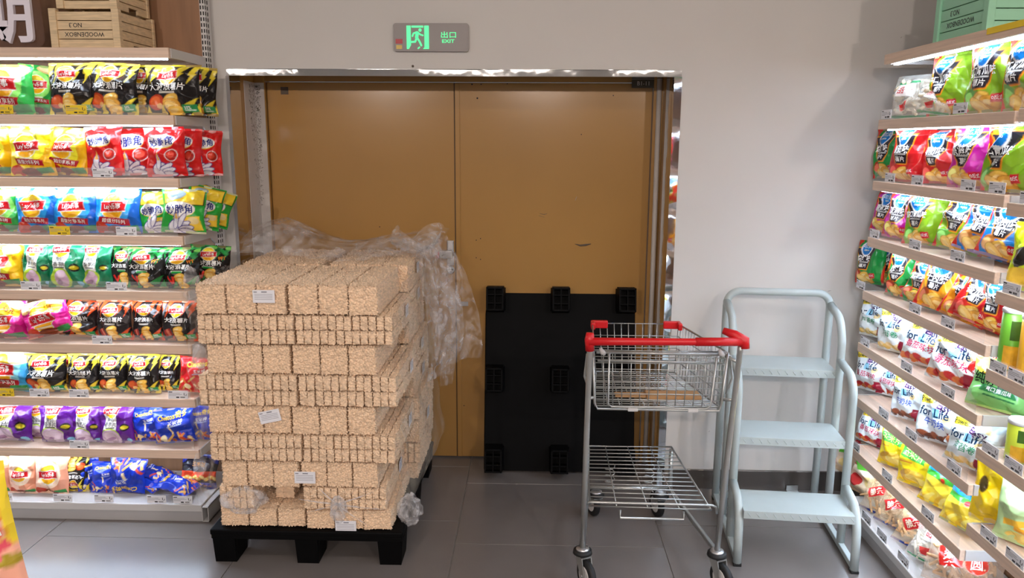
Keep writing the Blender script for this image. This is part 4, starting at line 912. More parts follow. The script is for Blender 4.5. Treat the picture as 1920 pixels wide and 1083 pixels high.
# ------------------------------------------------------------------ crates and sign on the top shelves
def crate(L, D, H, m, loc, rz, label, rot_text=True):
    t = empty('wooden_crate', loc, rz); tag(t, label, 'crate')
    n = 4; gp = 0.003; ph = (H-gp*(n-1))/n
    for sx in (0, L-0.03):
        for sy in (0, D-0.02): MB().box(sx, sx+0.03, sy-0.006*(sy == 0), sy+0.02, 0, H+0.012, 0.002).build('corner_post', m, t)
    for k in range(n):
        z = k*(ph+gp)
        f = MB().box(0.026, L-0.026, 0.002, 0.012, z, z+ph, 0.0015).build('slat', m, t)
        MB().box(0.026, L-0.026, D-0.012, D-0.002, z, z+ph, 0.0015).build('slat', m, t)
        for x in (0.004, L-0.014):
            if k == (0 if rot_text else n-1):
                MB().box(x, x+0.010, 0.02, D*0.36, z, z+ph, 0.001).box(x, x+0.010, D*0.64, D-0.02, z, z+ph, 0.001).box(x, x+0.010, D*0.36, D*0.64, z+ph*0.62, z+ph, 0.001).build('handle_slat', m, t)
            else: MB().box(x, x+0.010, 0.02, D-0.02, z, z+ph, 0.001).build('slat', m, t)
        if k == 2: flat_text('lettering', 'NO.3', ph*0.52, 'ink_black', f, Matrix.Translation((L*0.36, 0.0012, z+ph*0.5)) @ Matrix.Rotation(math.pi, 4, 'Y'), 0.01)
        if k == 1: flat_text('lettering', 'WOODENBOX', ph*0.52, 'ink_black', f, Matrix.Translation((L*0.48, 0.0012, z+ph*0.5)) @ Matrix.Rotation(math.pi, 4, 'Y'), 0.01)
    MB().box(0.02, L-0.02, 0.012, D-0.012, H-0.008, H-0.001).build('bottom_board', m, t)
    return t
a = atY(98, 87, 3.215); b = atY(228, 87, 3.215)
zc = SHZ[0]+0.001
crate(b[0]-a[0], 0.30, 0.142, 'crate_wood', (a[0], 3.215, zc), 0, 'natural wood crate upside down on left rack top, lower of two')
a2 = atY(112, 20, 3.235); b2 = atY(212, 20, 3.235)
crate(b2[0]-a2[0]+0.03, 0.27, 0.135, 'crate_wood', (a2[0]-0.01, 3.235, zc+0.156), 0, 'natural wood crate stacked on another above the left rack')
qa = atX(1752, 70, 1.52); qb = atX(1852, 55, 1.52)
crate(qa[1]-qb[1], 0.27, 0.155, 'crate_mint', (1.52, qa[1], zc), -math.pi/2, 'mint green crate upside down on the right rack top, lower one')
crate(qa[1]-qb[1]-0.03, 0.24, 0.135, 'crate_mint', (1.54, qa[1]-0.015, zc+0.168), -math.pi/2, 'mint green crate stacked on another above the right rack')
# hanging letter sign
ps = empty('shop_sign', (0, 3.20, 0)); tag(ps, 'shop sign with big white character on a brown translucent board, top left', 'sign')
a = atY(-140, 84, 3.2); b = atY(86, 84, 3.2)
z0 = SHZ[0]+0.002
ol = [(a[0], z0),(b[0]-0.03, z0),(b[0]-0.012, z0+0.008),(b[0], z0+0.03),(b[0]-0.012, z0+0.46),(a[0], z0+0.46)]
MB().prism(ol, 'Y', -0.002, 0.003).build('board', 'brown_acrylic', ps)
q = atY(16, 82, 3.19)
flat_text('character', '期', 0.24, 'acrylic_white', ps, Matrix.Translation((atY(6, 20, 3.19)[0], -0.018, z0+0.012+0.12)), 0.03, 1.0, depth=0.015)

# ------------------------------------------------------------------ pallets
def pallet(t):
    """plastic pallet 0.79 x 0.98 x 0.15, nine feet; local origin at the middle of its underside"""
    w2, d2 = 0.395, 0.49
    MB().box(-w2, w2, -d2, d2, 0.125, 0.150, 0.006).build('deck', 'black_plastic', t)
    MB().box(-w2+0.004, w2-0.004, -d2+0.004, d2-0.004, 0.108, 0.126, 0.002).build('rim', 'black_plastic', t)
    for ix, x in enumerate((-w2+0.055, 0.0, w2-0.055)):
        for iy, y in enumerate((-d2+0.075, 0.0, d2-0.075)):
            f = MB()
            ax, ay, bx, by = 0.052, 0.070, 0.044, 0.060
            for s in (-1, 1):
                f.prism([(x+s*ax, 0.11),(x+s*(ax-0.008), 0.11),(x+s*(bx-0.008), 0.0),(x+s*bx, 0.0)], 'Y', y-by, y+by)
                f.prism([(y+s*ay, 0.11),(y+s*(ay-0.008), 0.11),(y+s*(by-0.008), 0.0),(y+s*by, 0.0)], 'X', x-bx, x+bx)
            f.box(x-0.003, x+0.003, y-by+0.006, y+by-0.006, 0.004, 0.108)
            for yy in (-0.022, 0.022): f.box(x-bx+0.006, x+bx-0.006, y+yy-0.003, y+yy+0.003, 0.006, 0.108)
            f.box(x-bx+0.004, x+bx-0.004, y-by+0.004, y+by-0.004, 0.060, 0.066)
            f.build('foot', 'black_plastic', t)
p1 = empty('pallet', (-0.908, 2.838+0.49, 0)); tag(p1, 'black plastic pallet under the stack of puffed rice bricks', 'pallet'); pallet(p1)
fr = MB().box(-0.39, 0.39, -0.485, -0.475, 0.03, 0.125); fr.bm.free()
p2 = empty('pallet', (0,0,0)); tag(p2, 'black plastic pallet standing on edge, leaning against the right door leaf', 'pallet'); pallet(p2)
# underside (feet) turned to the viewer, long side upright, leaning back on the door
lean = math.atan2(0.20, 0.97)
Rm = Matrix.Rotation(-lean, 4, 'X') @ Matrix(((1,0,0,0),(0,0,1,0),(0,1,0,0),(0,0,0,1)))
bl = atZ(908, 900, 0.0); br = atZ(1199, 900, 0.0)
xc = (atY(908, 560, 3.75)[0]+atY(1200, 560, 3.75)[0])/2
p2.matrix_world = Matrix.Translation((xc, 3.655, 0.03)) @ Rm @ Matrix.Translation((0, 0.49, 0.0))

# ------------------------------------------------------------------ puffed rice bricks
def worley(P, cell, seed):
    """distances to the nearest and second nearest grain"""
    g = np.floor(P/cell).astype(np.int64); f1 = np.full(len(P), 9.0); f2 = np.full(len(P), 9.0); gid = np.zeros(len(P))
    for dx in (-1, 0, 1):
        for dy in (-1, 0, 1):
            for dz in (-1, 0, 1):
                c = g+np.array([dx, dy, dz])
                h = ((c[:, 0]*73856093) ^ (c[:, 1]*19349663) ^ (c[:, 2]*83492791) ^ (seed*2654435761)) & 0x7fffffff
                def rn(s):
                    x = (h*(2*s+1)+s*1013904223) & 0x7fffffff; x = (x*1103515245+12345) & 0x7fffffff; x ^= x >> 13; x = (x*1664525+1013904223) & 0x7fffffff
                    return ((x >> 7) & 0xffff)/65535.0
                pt = (c+np.stack([rn(1), rn(2), rn(3)], -1))*cell
                d = np.linalg.norm(P-pt, axis=1)/cell
                f2 = np.minimum(f2, np.maximum(d, f1)); gid = np.where(d < f1, rn(5), gid); f1 = np.minimum(f1, d)
    return f1, f2, gid
def rice_mesh(name, dx, dy, dz, seed, res=0.0021, amp=0.0110, rnd_edge=0.0042):
    """rounded block of puffed rice: origin at its lower front left corner; each face a displaced grid"""
    V, Q, off = [], [], 0
    def face(o, a, b, la, lb, ra, rb):
        nonlocal off
        na = max(2, int(la/ra)+1); nb = max(2, int(lb/rb)+1)
        A, B = np.meshgrid(np.linspace(0, 1, na), np.linspace(0, 1, nb))
        P = np.array(o)+A[..., None]*np.array(a)*la+B[..., None]*np.array(b)*lb
        V.append(P.reshape(-1, 3)); Q.append(grid_faces(nb, na, off)); off += na*nb
    face((0,0,0), (1,0,0), (0,0,1), dx, dz, res, res)
    face((dx,0,0), (0,1,0), (0,0,1), dy, dz, res*1.5, res*1.3)
    face((0,0,dz), (1,0,0), (0,1,0), dx, dy, res*1.2, res*1.6)
    face((dx,dy,0), (-1,0,0), (0,0,1), dx, dz, 0.01, 0.01)
    face((0,dy,0), (0,-1,0), (0,0,1), dy, dz, 0.012, 0.01)
    face((0,dy,0), (1,0,0), (0,-1,0), dx, dy, 0.01, 0.015)
    P = np.vstack(V); S = np.array([dx, dy, dz]); C = np.clip(P, rnd_edge, S-rnd_edge); D = P-C; L = np.linalg.norm(D, axis=1, keepdims=True)
    Nn = D/np.maximum(L, 1e-9); base = C+Nn*rnd_edge
    wob = 0.0012*np.sin(base[:, [1, 2, 0]]*70+seed)
    F1, F2, gid = worley(base*np.array([1.0, 1.0, 1.25]), 0.0092, seed)
    hgt = np.clip((F2-F1)*1.9, 0, 1)**0.7*0.8+0.2*(1-F1)
    tint = lin((242,213,182))*(0.80+0.32*gid[:, None])
    base = base+Nn*((hgt-0.85)*amp)[:, None]+wob
    return np_mesh(name, base, np.vstack(Q), tint)
AW, AD, AH = 0.113, 0.475, 0.113
rice_A = [rice_mesh('rice_block', AW, AD, AH, s) for s in (1, 2, 3)]
SWD = 0.0298
rice_B = [rice_mesh('rice_slice', SWD, AD, 0.0555, s, res=0.0022, amp=0.0080, rnd_edge=0.0021) for s in (11, 12, 13, 14)]
for m_e in rice_A+rice_B: m_e.materials.append(MATS['rice'])
tops = [1.165, 1.040, 0.922, 0.800, 0.672, 0.552, 0.440, 0.328, 0.232, 0.150]      # layer boundaries, top to bottom
LXS = [(-1.300,-0.592),(-1.302,-0.541),(-1.278,-0.606),(-1.312,-0.528),(-1.290,-0.616),(-1.285,-0.538),(-1.245,-0.612),(-1.262,-0.582),(-1.268,-0.560)]
TYP = 'ABABABABA'
LN = ['top','second','third','fourth','fifth','sixth','seventh','eighth','bottom']
rb = random.Random(21)
def label_card(parent, x, y, z, w=0.085, h=0.05, rot=0.0, side=False):
    o = MB().box(-w/2, w/2, -0.0012, 0, -h/2, h/2).build('label', 'paper_white', parent)
    o.location = (x, y, z); o.rotation_euler = (0, rot, math.pi/2 if side else 0)
    pr = MB(); pr.box(-w*0.45, -w*0.3, -0.0016, -0.0012, h*0.3, h*0.38); pr.box(-w*0.1, w*0.15, -0.0016, -0.0012, h*0.3, h*0.4)
    for k in range(4): pr.box(-w*0.42, w*0.4, -0.0016, -0.0012, h*(0.15-0.13*k), h*(0.18-0.13*k))
    pr.build('print', 'ink_grey', o)['kind'] = 'stuff'
for li in range(9):
    zt_, zb_ = tops[li], tops[li+1]; hg0 = zt_-zb_-0.002; x0, x1 = LXS[li]; pw = (x1-x0-0.006)/2
    for row in range(2):
        hgt = hg0+(0.007 if li == 0 and row else 0.0)
        for c in range(2):
            ysh = rb.uniform(-0.006, 0.006) + (0.478*row)
            if li == 7 and row == 0 and c == 0: half_open = True
            else: half_open = False
            back_x = rb.uniform(-0.012, 0.012) if row else 0.0
            if row and c == 1: back_x += (0.045, 0.0, 0.05, 0.0, 0.09, 0.015, 0.09, 0.06, 0.045)[li]
            t = empty('rice_brick_pack', (x0+c*(pw+0.006)+back_x, 2.862+ysh, zb_+0.001), math.radians(rb.uniform(-0.6, 0.6)))
            tag(t, f"puffed rice pack, {LN[li]} layer of pallet stack, {'front' if row == 0 else 'rear'} {'left' if c == 0 else 'right'}", 'rice pack', 'puffed rice packs on the pallet')
            if TYP[li] == 'A':
                n = 3; wd = pw/n
                for k in range(n):
                    me = rice_A[rb.randrange(3)]; o = link('rice_block', me, None, t); sx = (wd+0.0008)/AW
                    o.location = (k*wd, rb.uniform(-0.0012, 0.0012), 0); o.scale = (sx, 1, hgt/AH)
            else:
                n = 12; wd = pw/n; hh = hgt/2
                for k in range(n):
                    for j in range(2):
                        if half_open and (k > 4) and not (k in (7, 8) and j == 0): continue
                        me = rice_B[rb.randrange(4)]; o = link('rice_slice', me, None, t)
                        o.location = (k*wd, rb.uniform(-0.0018, 0.0018), j*hh); o.scale = ((wd+0.0012)/SWD, 1, (hh+0.0012)/0.0555)
                        if half_open and k > 4: o.location.y += 0.10; o.scale = (1.9*(wd-0.0006)/SWD, 0.7, 1.5*(hh-0.0006)/0.0555)
            if row == 0:
                if li == 0 and c == 0: label_card(t, 0.27, -0.0075, hgt*0.62)
                if li == 4 and c == 0: label_card(t, 0.255, -0.0075, hgt*0.66, rot=-0.22)
                if li == 6 and c == 1: label_card(t, 0.02, -0.0075, hgt*0.42)
                if li == 8 and c == 1: label_card(t, 0.165, -0.0075, hgt*0.22)
            if c == 1 and (li, row) in ((1,0),(3,0),(5,0),(7,0),(0,1),(1,1),(3,1),(4,1),(6,1)):
                label_card(t, pw+0.006, 0.33 if row == 0 else 0.25, hgt*0.6, 0.07, 0.05, 0.0, True)

# ------------------------------------------------------------------ plastic film on the stack
wr = empty('stretch_wrap', (-0.93, 3.3, 0.15)); tag(wr, 'crumpled clear plastic wrap over and down the rice stack', 'plastic wrap')
def crumpled(name, fn, nu, nv, seed, amp, m, fq=(2, 9)):
    """sheet given by fn(u, v) -> xyz arrays, crumpled by ridged waves along its normal"""
    r = random.Random(seed); U, V = np.meshgrid(np.linspace(0, 1, nu), np.linspace(0, 1, nv)); P = fn(U, V)
    du = np.gradient(P, axis=1); dv = np.gradient(P, axis=0); N = np.cross(du, dv); N /= np.linalg.norm(N, axis=-1, keepdims=True)+1e-9
    d = np.zeros_like(U)
    for k in range(9):
        an = r.uniform(0, 3.14); f = r.uniform(*fq); q = (U*math.cos(an)+V*math.sin(an))*f+0.25*np.sin(U*r.uniform(4, 9)+V*r.uniform(4, 9)+r.random()*6)+r.random()
        d += (np.abs((q % 1)-0.5)*2-0.5)*amp*r.uniform(0.4, 1.0)*(3.0/ (2.0+f))**0.6
    P = P+N*d[..., None]
    me = np_mesh(name, P-np.array(wr.location), grid_faces(nv, nu)); return link(name, me, m, wr)
def top_sheet(U, V):
    x = -1.37+0.92*U; y = 3.50+0.38*V; z = 1.178+0.10*np.sin(V*3.0)*(0.55+0.35*np.sin(U*5.2+0.6)+0.25*np.sin(U*11))+0.02*V+0.05*np.exp(-((U-0.95)/0.12)**2)*V
    return np.stack([x, y, z], -1)
crumpled('top_sheet', top_sheet, 90, 46, 1, 0.010, 'stretch_film', (2, 12))
crumpled('top_sheet', lambda U, V: top_sheet(U, V)+np.stack([0.02*U, -0.10+0.13*V, 0.012+0.02*np.sin(U*9)], -1)*np.array([1,1,1]), 90, 40, 2, 0.012, 'stretch_film', (3, 12))
def knot(U, V):
    a = U*6.28; rr = 0.05+0.05*V+0.02*np.sin(3*a); return np.stack([-0.56+rr*np.cos(a)*1.2, 3.62+rr*np.sin(a), 1.19+0.13*V*(0.6+0.4*np.sin(2*a))], -1)
crumpled('gathered_knot', knot, 60, 24, 3, 0.014, 'film_bunch', (3, 10))
def flap(U, V):
    x = -0.545+0.11*U*(0.6+0.9*np.sin(np.clip(V, 0, 1)*2.6))+0.05*np.sin(V*2.2); y = 3.50+0.16*U+0.03*np.sin(U*9+V*3); z = 1.20-0.62*V+0.06*U*(1-V)
    return np.stack([x, y, z], -1)
crumpled('hanging_flap', flap, 60, 90, 4, 0.012, 'film_bunch', (2, 10))
crumpled('hanging_flap', lambda U, V: flap(U, V*0.75)+np.stack([0.06*U+0.03*V, 0*U+0.05, -0.10*V], -1), 50, 70, 5, 0.016, 'stretch_film', (2, 9))
crumpled('hanging_flap', lambda U, V: np.stack([-0.43+0.06*U+0.02*np.sin(V*5), 3.60+0.05*U, 1.02-0.50*V], -1), 30, 60, 6, 0.014, 'stretch_film', (2, 9))
def side(U, V):
    z = 0.20+0.97*V; x = -0.508+0.012*np.sin(V*26)+0.02*(U > 0.5)*np.sin(V*13); y = 2.87+0.86*U; return np.stack([x+0.04*U, y, z], -1)
crumpled('side_sheet', side, 60, 90, 7, 0.005, 'haze_film', (2, 9))
def lside(U, V):
    z = 0.24+0.93*V; x = -1.325-0.03*np.abs(np.sin(V*9.0))-0.02*np.sin(V*21+U*3); y = 2.86+0.75*U; return np.stack([x, y, z], -1)
crumpled('side_sheet', lside, 50, 90, 8, 0.009, 'stretch_film', (2, 9))
def bunch(cx, cy, cz, rx, rz, seed, m='film_bunch'):
    def f(U, V):
        a = U*6.28; p = (V-0.5)*3.0; rr = np.cos(p)*(1+0.25*np.sin(5*a+2*p)); return np.stack([cx+rx*rr*np.cos(a), cy+0.5*rx*rr*np.sin(a), cz+rz*np.sin(p)], -1)
    crumpled('film_bunch', f, 48, 26, seed, min(rx, rz)*0.16, m, (2, 7))
for (u, v, Y, rx, rz, sd) in ((456,938,2.845,0.085,0.055,20),(634,955,2.840,0.030,0.06,21),(768,955,2.93,0.045,0.07,22),(358,535,2.88,0.028,0.075,23),(374,668,2.88,0.026,0.05,24),(374,870,2.88,0.022,0.05,25)):
    q = atY(u, v, Y); bunch(q[0], q[1], q[2], rx, rz, sd, 'film_bunch' if sd in (20,21,22) else 'stretch_film')
st = MB(); c0 = Vector(atY(632, 945, 2.842))
for (u, v) in ((700,922),(720,955),(560,935),(575,960),(690,985),(660,985),(598,915)):
    e = Vector(atY(u, v, 2.856)); st.tube([c0-wr.location, (c0+e)/2-wr.location+Vector((0,-0.004,0)), e-wr.location], [0.005, 0.003, 0.0015], 5)
st.build('film_string', 'film_bunch', wr)

# ------------------------------------------------------------------ shopping cart
CS = 1.0524                                   # cart size
ct = empty('shopping_cart', (0.46*CS, 2.62*CS, 0)); ct.scale = (CS, CS, CS); tag(ct, 'wire shopping cart with red handle in front of the leaning pallet', 'shopping cart')
ox, oy = 0.46, 2.62
def C(x, y, z): return (x-ox, y-oy, z)
LXB, RXB = 0.197, 0.690                       # leg feet
NL, NR = 0.205, 0.728                         # at handle height
for (xb, xt) in ((LXB, NL), (RXB, NR)):
    MB().tube([C(xb, 2.60, 0.235), C((xb*0.5+xt*0.5), 2.605, 0.62), C(xt, 2.60, 0.99), C(xt, 2.595, 1.012)], 0.0105, 10).build('leg', 'zinc', ct)
hb = MB().tube([C(NL-0.005, 2.592, 1.022), C(0.32, 2.590, 1.024), C(0.60, 2.590, 1.026), C(NR+0.01, 2.592, 1.028)], [0.0145,0.0135,0.0125,0.0145], 14).build('handle', 'red_plastic', ct)
MB().tube([C(NL, 2.60, 0.988), C(NL-0.002, 2.597, 1.03), C(NL-0.001, 2.60, 1.052)], [0.0155,0.0175,0.013], 12).build('grip_end', 'red_plastic', hb)
MB().tube([C(NR-0.055, 2.630, 1.058), C(NR-0.02, 2.612, 1.048), C(NR+0.012, 2.595, 1.030), C(NR+0.014, 2.592, 1.004)], [0.012,0.017,0.020,0.016], 12).build('grip_end', 'red_plastic', hb)
MB().tube([C(0.57, 2.590, 1.0262), C(NR, 2.592, 1.028)], 0.0155, 12).build('sleeve', 'red_plastic', hb)
# basket corners
B = {'nl': (0.222, 2.640), 'nr': (0.690, 2.640), 'fl': (0.250, 3.06), 'fr': (0.600, 3.06)}
BZT, BZB, SH = 0.978, 0.772, 0.88
def bc(k, top):
    x, y = B[k]
    if top: return Vector((x, y, BZT))
    cx = 0.44; return Vector((cx+(x-cx)*(0.955 if k[0] == 'n' else 0.92), y+(0.0 if k[0] == 'n' else -0.03), BZB+(0.0 if k[0] == 'n' else 0.01)))
off_ = Vector((ox, oy, 0))
def lerp(a, b, t): return a+(b-a)*t
def wires(name, pairs, r, m='zinc', seg=6):
    w = MB()
    for a, b in pairs: w.tube([a-off_, b-off_], r, seg)
    return tag(w.build(name, m, ct), kind='stuff')
def panel(name, k0, k1, nv_, nh, r=0.0018, z0=0.0, z1=1.0):
    pr = []
    for i in range(nv_+1): t = i/nv_; pr.append((lerp(bc(k0, 0), bc(k1, 0), t), lerp(bc(k0, 1), bc(k1, 1), t)))
    for j in range(nh+1): t = z0+(z1-z0)*j/nh; pr.append((lerp(bc(k0, 0), bc(k0, 1), t), lerp(bc(k1, 0), bc(k1, 1), t)))
    wires(name, pr, r)
panel('near_panel_wires', 'nl', 'nr', 14, 9, 0.0019); panel('far_panel_wires', 'fl', 'fr', 12, 4); panel('side_panel_wires', 'nl', 'fl', 16, 4); panel('side_panel_wires', 'nr', 'fr', 16, 4)
pr = []
for i in range(11): t = i/10; pr.append((lerp(bc('nl', 0), bc('nr', 0), t), lerp(bc('fl', 0), bc('fr', 0), t)))
for i in range(18): t = i/17; pr.append((lerp(bc('nl', 0), bc('fl', 0), t), lerp(bc('nr', 0), bc('fr', 0), t)))
wires('basket_floor_wires', pr, 0.0019)
MB().tube([bc(k, 1)-off_ for k in ('nl','fl','fr','nr')], 0.0042, 8, closed=True).build('basket_rim', 'zinc', ct)
MB().tube([bc(k, 0)-off_ for k in ('nl','fl','fr','nr')], 0.0036, 8, closed=True).build('basket_lower_rim', 'zinc', ct)
gf = [bc('nl', 1)+Vector((-0.004,-0.012,0.0)), lerp(bc('nl',0),bc('nl',1),0.06)+Vector((-0.002,-0.012,0)), bc('nl', 0)+Vector((0.008,-0.012,-0.008)), bc('nr', 0)+Vector((-0.004,-0.012,-0.010)), lerp(bc('nr',0),bc('nr',1),0.08)+Vector((0.002,-0.012,0)), bc('nr', 1)+Vector((0.004,-0.012,0.0))]
MB().tube([p-off_ for p in gf], 0.0045, 8).build('gate_frame', 'zinc', ct)
MB().tube([lerp(bc('nl',1),bc('nr',1),0.02)+Vector((0,-0.010,-0.004))-off_, lerp(bc('nl',1),bc('nr',1),0.98)+Vector((0,-0.010,-0.008))-off_], 0.0055, 8).build('gate_hinge_bar', 'zinc', ct)
MB().tube([lerp(bc('nl',0.7),bc('nr',1),0.03)+Vector((0,-0.010,-0.035))-off_, lerp(bc('nl',1),bc('nr',1),0.97)+Vector((0,-0.010,-0.038))-off_], 0.0040, 8).build('gate_bar', 'zinc', ct)
MB().tube([lerp(bc('nl',0),bc('nr',0),0.10)+Vector((0,-0.016,0.20))-off_, lerp(bc('nl',0),bc('nr',0),0.10)+Vector((0,-0.016,0.012))-off_, lerp(bc('nl',0),bc('nr',0),0.13)+Vector((0,-0.016,0.002))-off_, lerp(bc('nl',0),bc('nr',0),0.88)+Vector((0,-0.016,-0.002))-off_, lerp(bc('nl',0),bc('nr',0),0.92)+Vector((0,-0.016,0.008))-off_, lerp(bc('nl',0),bc('nr',0),0.945)+Vector((0,-0.016,0.19))-off_], 0.0035, 8).build('gate_loop', 'zinc', ct)
for t in (0.30, 0.78):
    q = lerp(bc('nl',0), bc('nr',0), t)+Vector((0,-0.014,-0.008))-off_
    MB().box(q.x-0.018, q.x+0.018, q.y-0.007, q.y+0.007, q.z-0.006, q.z+0.006, 0.002).build('clip', 'white_metal', ct)
for k, dx in (('nl', 0.03), ('nr', -0.02)):
    q = bc(k, 1)+Vector((dx,-0.014,0.0))-off_
    MB().tube([q+Vector((-0.008,0,0.012)), q+Vector((0.0,0,-0.004)), q+Vector((0.010,0,-0.010))], [0.005,0.010,0.006], 8).build('hinge_clip', 'white_metal', ct)
for k, s in (('fl', 1), ('fr', -1)):
    q = bc(k, 1)-off_; cp = MB()
    cp.box(min(q.x-s*0.008, q.x+s*0.062), max(q.x-s*0.008, q.x+s*0.062), q.y-0.010, q.y+0.008, q.z-0.020, q.z+0.012, 0.005)
    cp.box(min(q.x-s*0.009, q.x+s*0.008), max(q.x-s*0.009, q.x+s*0.008), q.y-0.045, q.y+0.006, q.z-0.018, q.z+0.011, 0.005)
    cp.build('corner_cap', 'red_plastic', ct)
for k, xl in (('nl', NL), ('nr', NR)):      # brackets between basket and legs
    s = -1 if k == 'nl' else 1
    q = bc(k, 1)-off_; q0 = bc(k, 0)-off_
    MB().tube([q+Vector((0,0,-0.015)), Vector((xl-ox, -0.015, q.z-0.03))], 0.006, 8).build('bracket', 'zinc', ct)
    MB().tube([q0+Vector((s*0.002,0,0.03)), Vector((xl-ox-s*0.004, -0.015, q0.z+0.04))], 0.006, 8).build('bracket', 'zinc', ct)
    MB().tube([q+Vector((0,0,-0.01)), q+Vector((s*0.022,0.02,-0.02)), q+Vector((s*0.030,0.01,-0.10)), q0+Vector((s*0.02,0,0.05))], 0.004, 8).build('hanger_loop', 'zinc', ct)
# cardboard lying in the basket
bz = (BZB-0.0847)*CS+0.006
cbx = tag(MB().box(0.45, 0.66, 2.84, 2.92, bz, bz+0.012, 0.002).box(0.33, 0.45, 2.86, 2.91, bz, bz+0.006, 0.001).build('cardboard_piece', 'cardboard'), 'flat brown cardboard piece lying in the shopping cart basket', 'cardboard')
# lower rack
S_ = {'nl': Vector((0.222, 2.625, 0.390)), 'nr': Vector((0.665, 2.625, 0.382)), 'fl': Vector((0.246, 3.16, 0.402)), 'fr': Vector((0.615, 3.16, 0.405))}
pr = []
for i in range(16):
    t = i/15; pr.append((lerp(S_['nl'], S_['fl'], t), lerp(S_['nr'], S_['fr'], t)))
wires('lower_rack_wires', pr, 0.0024)
pr = [(lerp(S_['nl'], S_['nr'], t), lerp(S_['fl'], S_['fr'], t)) for t in (0.22, 0.48, 0.74)]
wires('lower_rack_wires', pr, 0.0022)
MB().tube([p-off_ for p in (S_['nl'], S_['fl'], S_['fr'], S_['nr'])], 0.0045, 8, closed=True).build('lower_rack_frame', 'zinc', ct)
MB().tube([Vector((LXB+0.003-ox, 0, 0.385)), S_['nl']+Vector((-0.006,-0.012,0.02))-off_, S_['nl']+Vector((0.01,-0.016,0.022))-off_, S_['nr']+Vector((0.0,-0.016,0.026))-off_, S_['nr']+Vector((0.014,-0.012,0.018))-off_, Vector((RXB-0.004-ox, 0, 0.37))], 0.0048, 8).build('lower_rack_loop', 'zinc', ct)
MB().tube([Vector((-0.13,-0.02,0.388)), Vector((-0.13,-0.03,0.362)), Vector((0.10,-0.03,0.360)), Vector((0.10,-0.02,0.386))], 0.0045, 8).build('lower_rack_stop', 'zinc', ct)
# chassis rails and far legs
for s, xb, xf in (('l', LXB, 0.250), ('r', RXB, 0.612)):
    MB().tube([C(xb, 2.60, 0.235), C(xb*0.97+xf*0.03, 2.64, 0.222), C(xf, 3.13, 0.215), C(xf, 3.16, 0.215)], 0.0115, 8, flat=0.8).build('chassis_rail', 'zinc', ct)
    MB().tube([C(xf, 3.13, 0.215), C(xf, 3.15, 0.40)], 0.009, 8).build('rack_support', 'zinc', ct)
MB().tube([C(0.250, 3.15, 0.215), C(0.612, 3.15, 0.215)], 0.010, 8).build('chassis_crossbar', 'zinc', ct)
DROP = 0.0847
for o in ct.children: o.location.z -= DROP
def caster(x, y, rz, zt):
    t = empty('caster', C(x, y, 0), rz); t.parent = ct
    MB().lathe([(0.012, zt),(0.024, zt-0.002),(0.026, zt-0.010),(0.010, zt-0.012)], (0,0,0), 20).build('cap', 'steel', t)
    MB().lathe([(0.024, zt-0.008),(0.034, zt-0.010),(0.036, zt-0.022),(0.026, zt-0.028)], (0,0,0), 22).build('bumper_ring', 'black_rubber', t)
    f = MB(); R = 0.058
    for s in (-1, 1): f.prism([(-0.022, zt-0.026),(0.030, zt-0.026),(0.048, 0.062),(0.038, 0.046),(0.022, 0.055)], 'X', s*0.019-0.0018, s*0.019+0.0018)
    f.box(-0.020, 0.020, -0.022, 0.030, zt-0.032, zt-0.026); f.build('fork', 'zinc', t)
    MB().lathe([(0.036,-0.012),(0.053,-0.012),(R,-0.006),(R,0.006),(0.053,0.012),(0.036,0.012)], (0, 0.034, R), 26, 'X').build('wheel', 'black_rubber', t)
    MB().lathe([(0.034,-0.0145),(0.037,-0.012),(0.037,0.012),(0.034,0.0145)], (0, 0.034, R), 18, 'X').build('hub', 'white_metal', t)
    MB().tube([(-0.024,0.034,R),(0.024,0.034,R)], 0.006, 10).build('axle', 'steel', t)
caster(LXB, 2.60, math.radians(205), 0.153); caster(RXB, 2.60, math.radians(205), 0.153); caster(0.29, 3.12, math.radians(20), 0.13); caster(0.57, 3.12, math.radians(15), 0.13)
for x in (0.335, 0.50):
    pts = [C(x+0.02*math.cos(k*0.7), 3.02+0.02*math.sin(k*0.7), 0.175+k*0.0032) for k in range(38)]
    MB().tube(pts, 0.0022, 5).build('spring', 'zinc', ct)

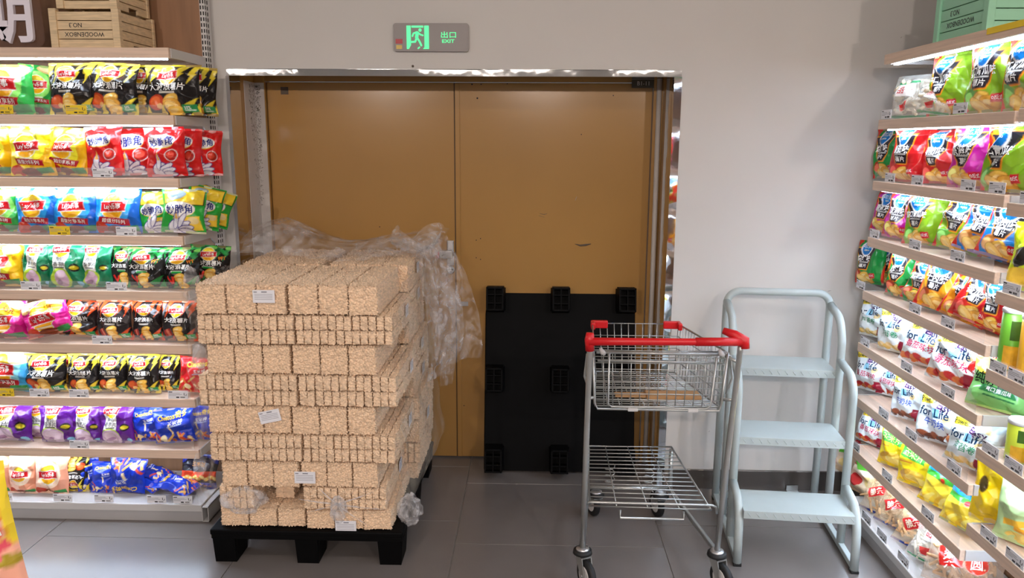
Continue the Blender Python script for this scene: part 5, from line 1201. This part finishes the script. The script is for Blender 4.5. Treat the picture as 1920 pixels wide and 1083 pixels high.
# ------------------------------------------------------------------ step ladder
ang = math.atan2(-0.040, 0.477)
ld = empty('step_ladder', (0.855, 2.905, 0), ang); tag(ld, 'pale grey three-step metal ladder standing against the white wall', 'step ladder')
LW = 0.462; TR = 0.0175
def bend(pts, r, n=5):
    """rounded polyline"""
    pts = [Vector(p) for p in pts]; out = [pts[0]]
    for i in range(1, len(pts)-1):
        a, b, c = pts[i-1], pts[i], pts[i+1]; d0 = (a-b).normalized(); d1 = (c-b).normalized(); rr = min(r, (a-b).length*0.45, (c-b).length*0.45)
        p0 = b+d0*rr; p1 = b+d1*rr
        for k in range(n+1):
            t = k/n; out.append(p0*(1-t)**2+b*2*t*(1-t)+p1*t*t)
    return out+[pts[-1]]
YS = [0.0, 0.185, 0.385, 0.600]
for x in (0.0, LW):
    s = 1 if x > 0 else -1
    MB().tube(bend([(x, YS[0], 0.012), (x, YS[0]+0.01, 0.19), (x, YS[0]+0.055, 0.262), (x, YS[1], 0.285)], 0.05), TR, 10).build('front_arch', 'ladder_paint', ld)
    MB().tube(bend([(x, YS[1], 0.02), (x, YS[1]+0.005, 0.70), (x, YS[1]+0.05, 0.755), (x, YS[2], 0.775)], 0.05), TR, 10).build('middle_arch', 'ladder_paint', ld)
    MB().tube(bend([(x, YS[2], 0.02), (x, YS[2]+0.005, 0.88), (x, YS[2]+0.06, 0.955), (x, YS[3], 0.985)], 0.05), TR, 10).build('rear_arch', 'ladder_paint', ld)
    MB().box(x-0.012, x+0.012, 0.0, YS[3]+0.012, 0.010, 0.034, 0.003).build('base_rail', 'ladder_paint', ld)
    for y in (0.0, YS[3]): MB().box(x-0.016, x+0.016, y-0.016, y+0.016, 0.0, 0.012, 0.002).build('rubber_foot', 'black_rubber', ld)
MB().tube(bend([(0, YS[3], 0.012), (0, YS[3], 1.035), (LW, YS[3], 1.035), (LW, YS[3], 0.012)], 0.07, 8), TR, 10).build('back_hoop', 'ladder_paint', ld)
for y0, y1, z in ((YS[0]-0.004, YS[1]+0.012, 0.243), (YS[1]+0.0, YS[2]+0.012, 0.485), (YS[2]+0.0, YS[3]+0.0, 0.730)):
    s_ = MB().box(0.014, LW-0.014, y0, y1, z-0.003, z, 0.001).box(0.014, LW-0.014, y0, y0+0.003, z-0.034, z-0.001, 0.001).build('step', 'ladder_paint', ld)
    gr = MB()
    for k in range(13):
        x = 0.03+k*(LW-0.06)/12
        gr.tube([(x, y0-0.001, z-0.008), (x+0.012, y0-0.001, z-0.024)], 0.0012, 4)
    tag(gr.build('tread_ribs', 'ladder_paint', s_), kind='stuff')
    MB().box(0.010, LW-0.010, y1-0.012, y1, z-0.026, z-0.003, 0.002).build('step_brace', 'ladder_paint', s_)
MB().box(0.014, LW-0.014, YS[3]-0.012, YS[3]+0.012, 0.014, 0.036, 0.002).build('base_brace', 'ladder_paint', ld)
# floor fitting by the wall
q = atY(1488, 909, WALL_Y-0.04)
ff = empty('floor_bracket', (q[0], WALL_Y-0.05, 0)); tag(ff, 'small zinc bracket on the floor at the skirting behind the ladder', 'bracket')
MB().box(-0.028, 0.028, -0.03, 0.03, 0.001, 0.004).box(-0.028, 0.028, 0.026, 0.03, 0.001, 0.03).build('angle_plate', 'zinc', ff)
for x in (-0.015, 0.015): MB().lathe([(0.005, 0.004),(0.004, 0.008)], (x, 0, 0), 8).build('bolt', 'steel', ff)
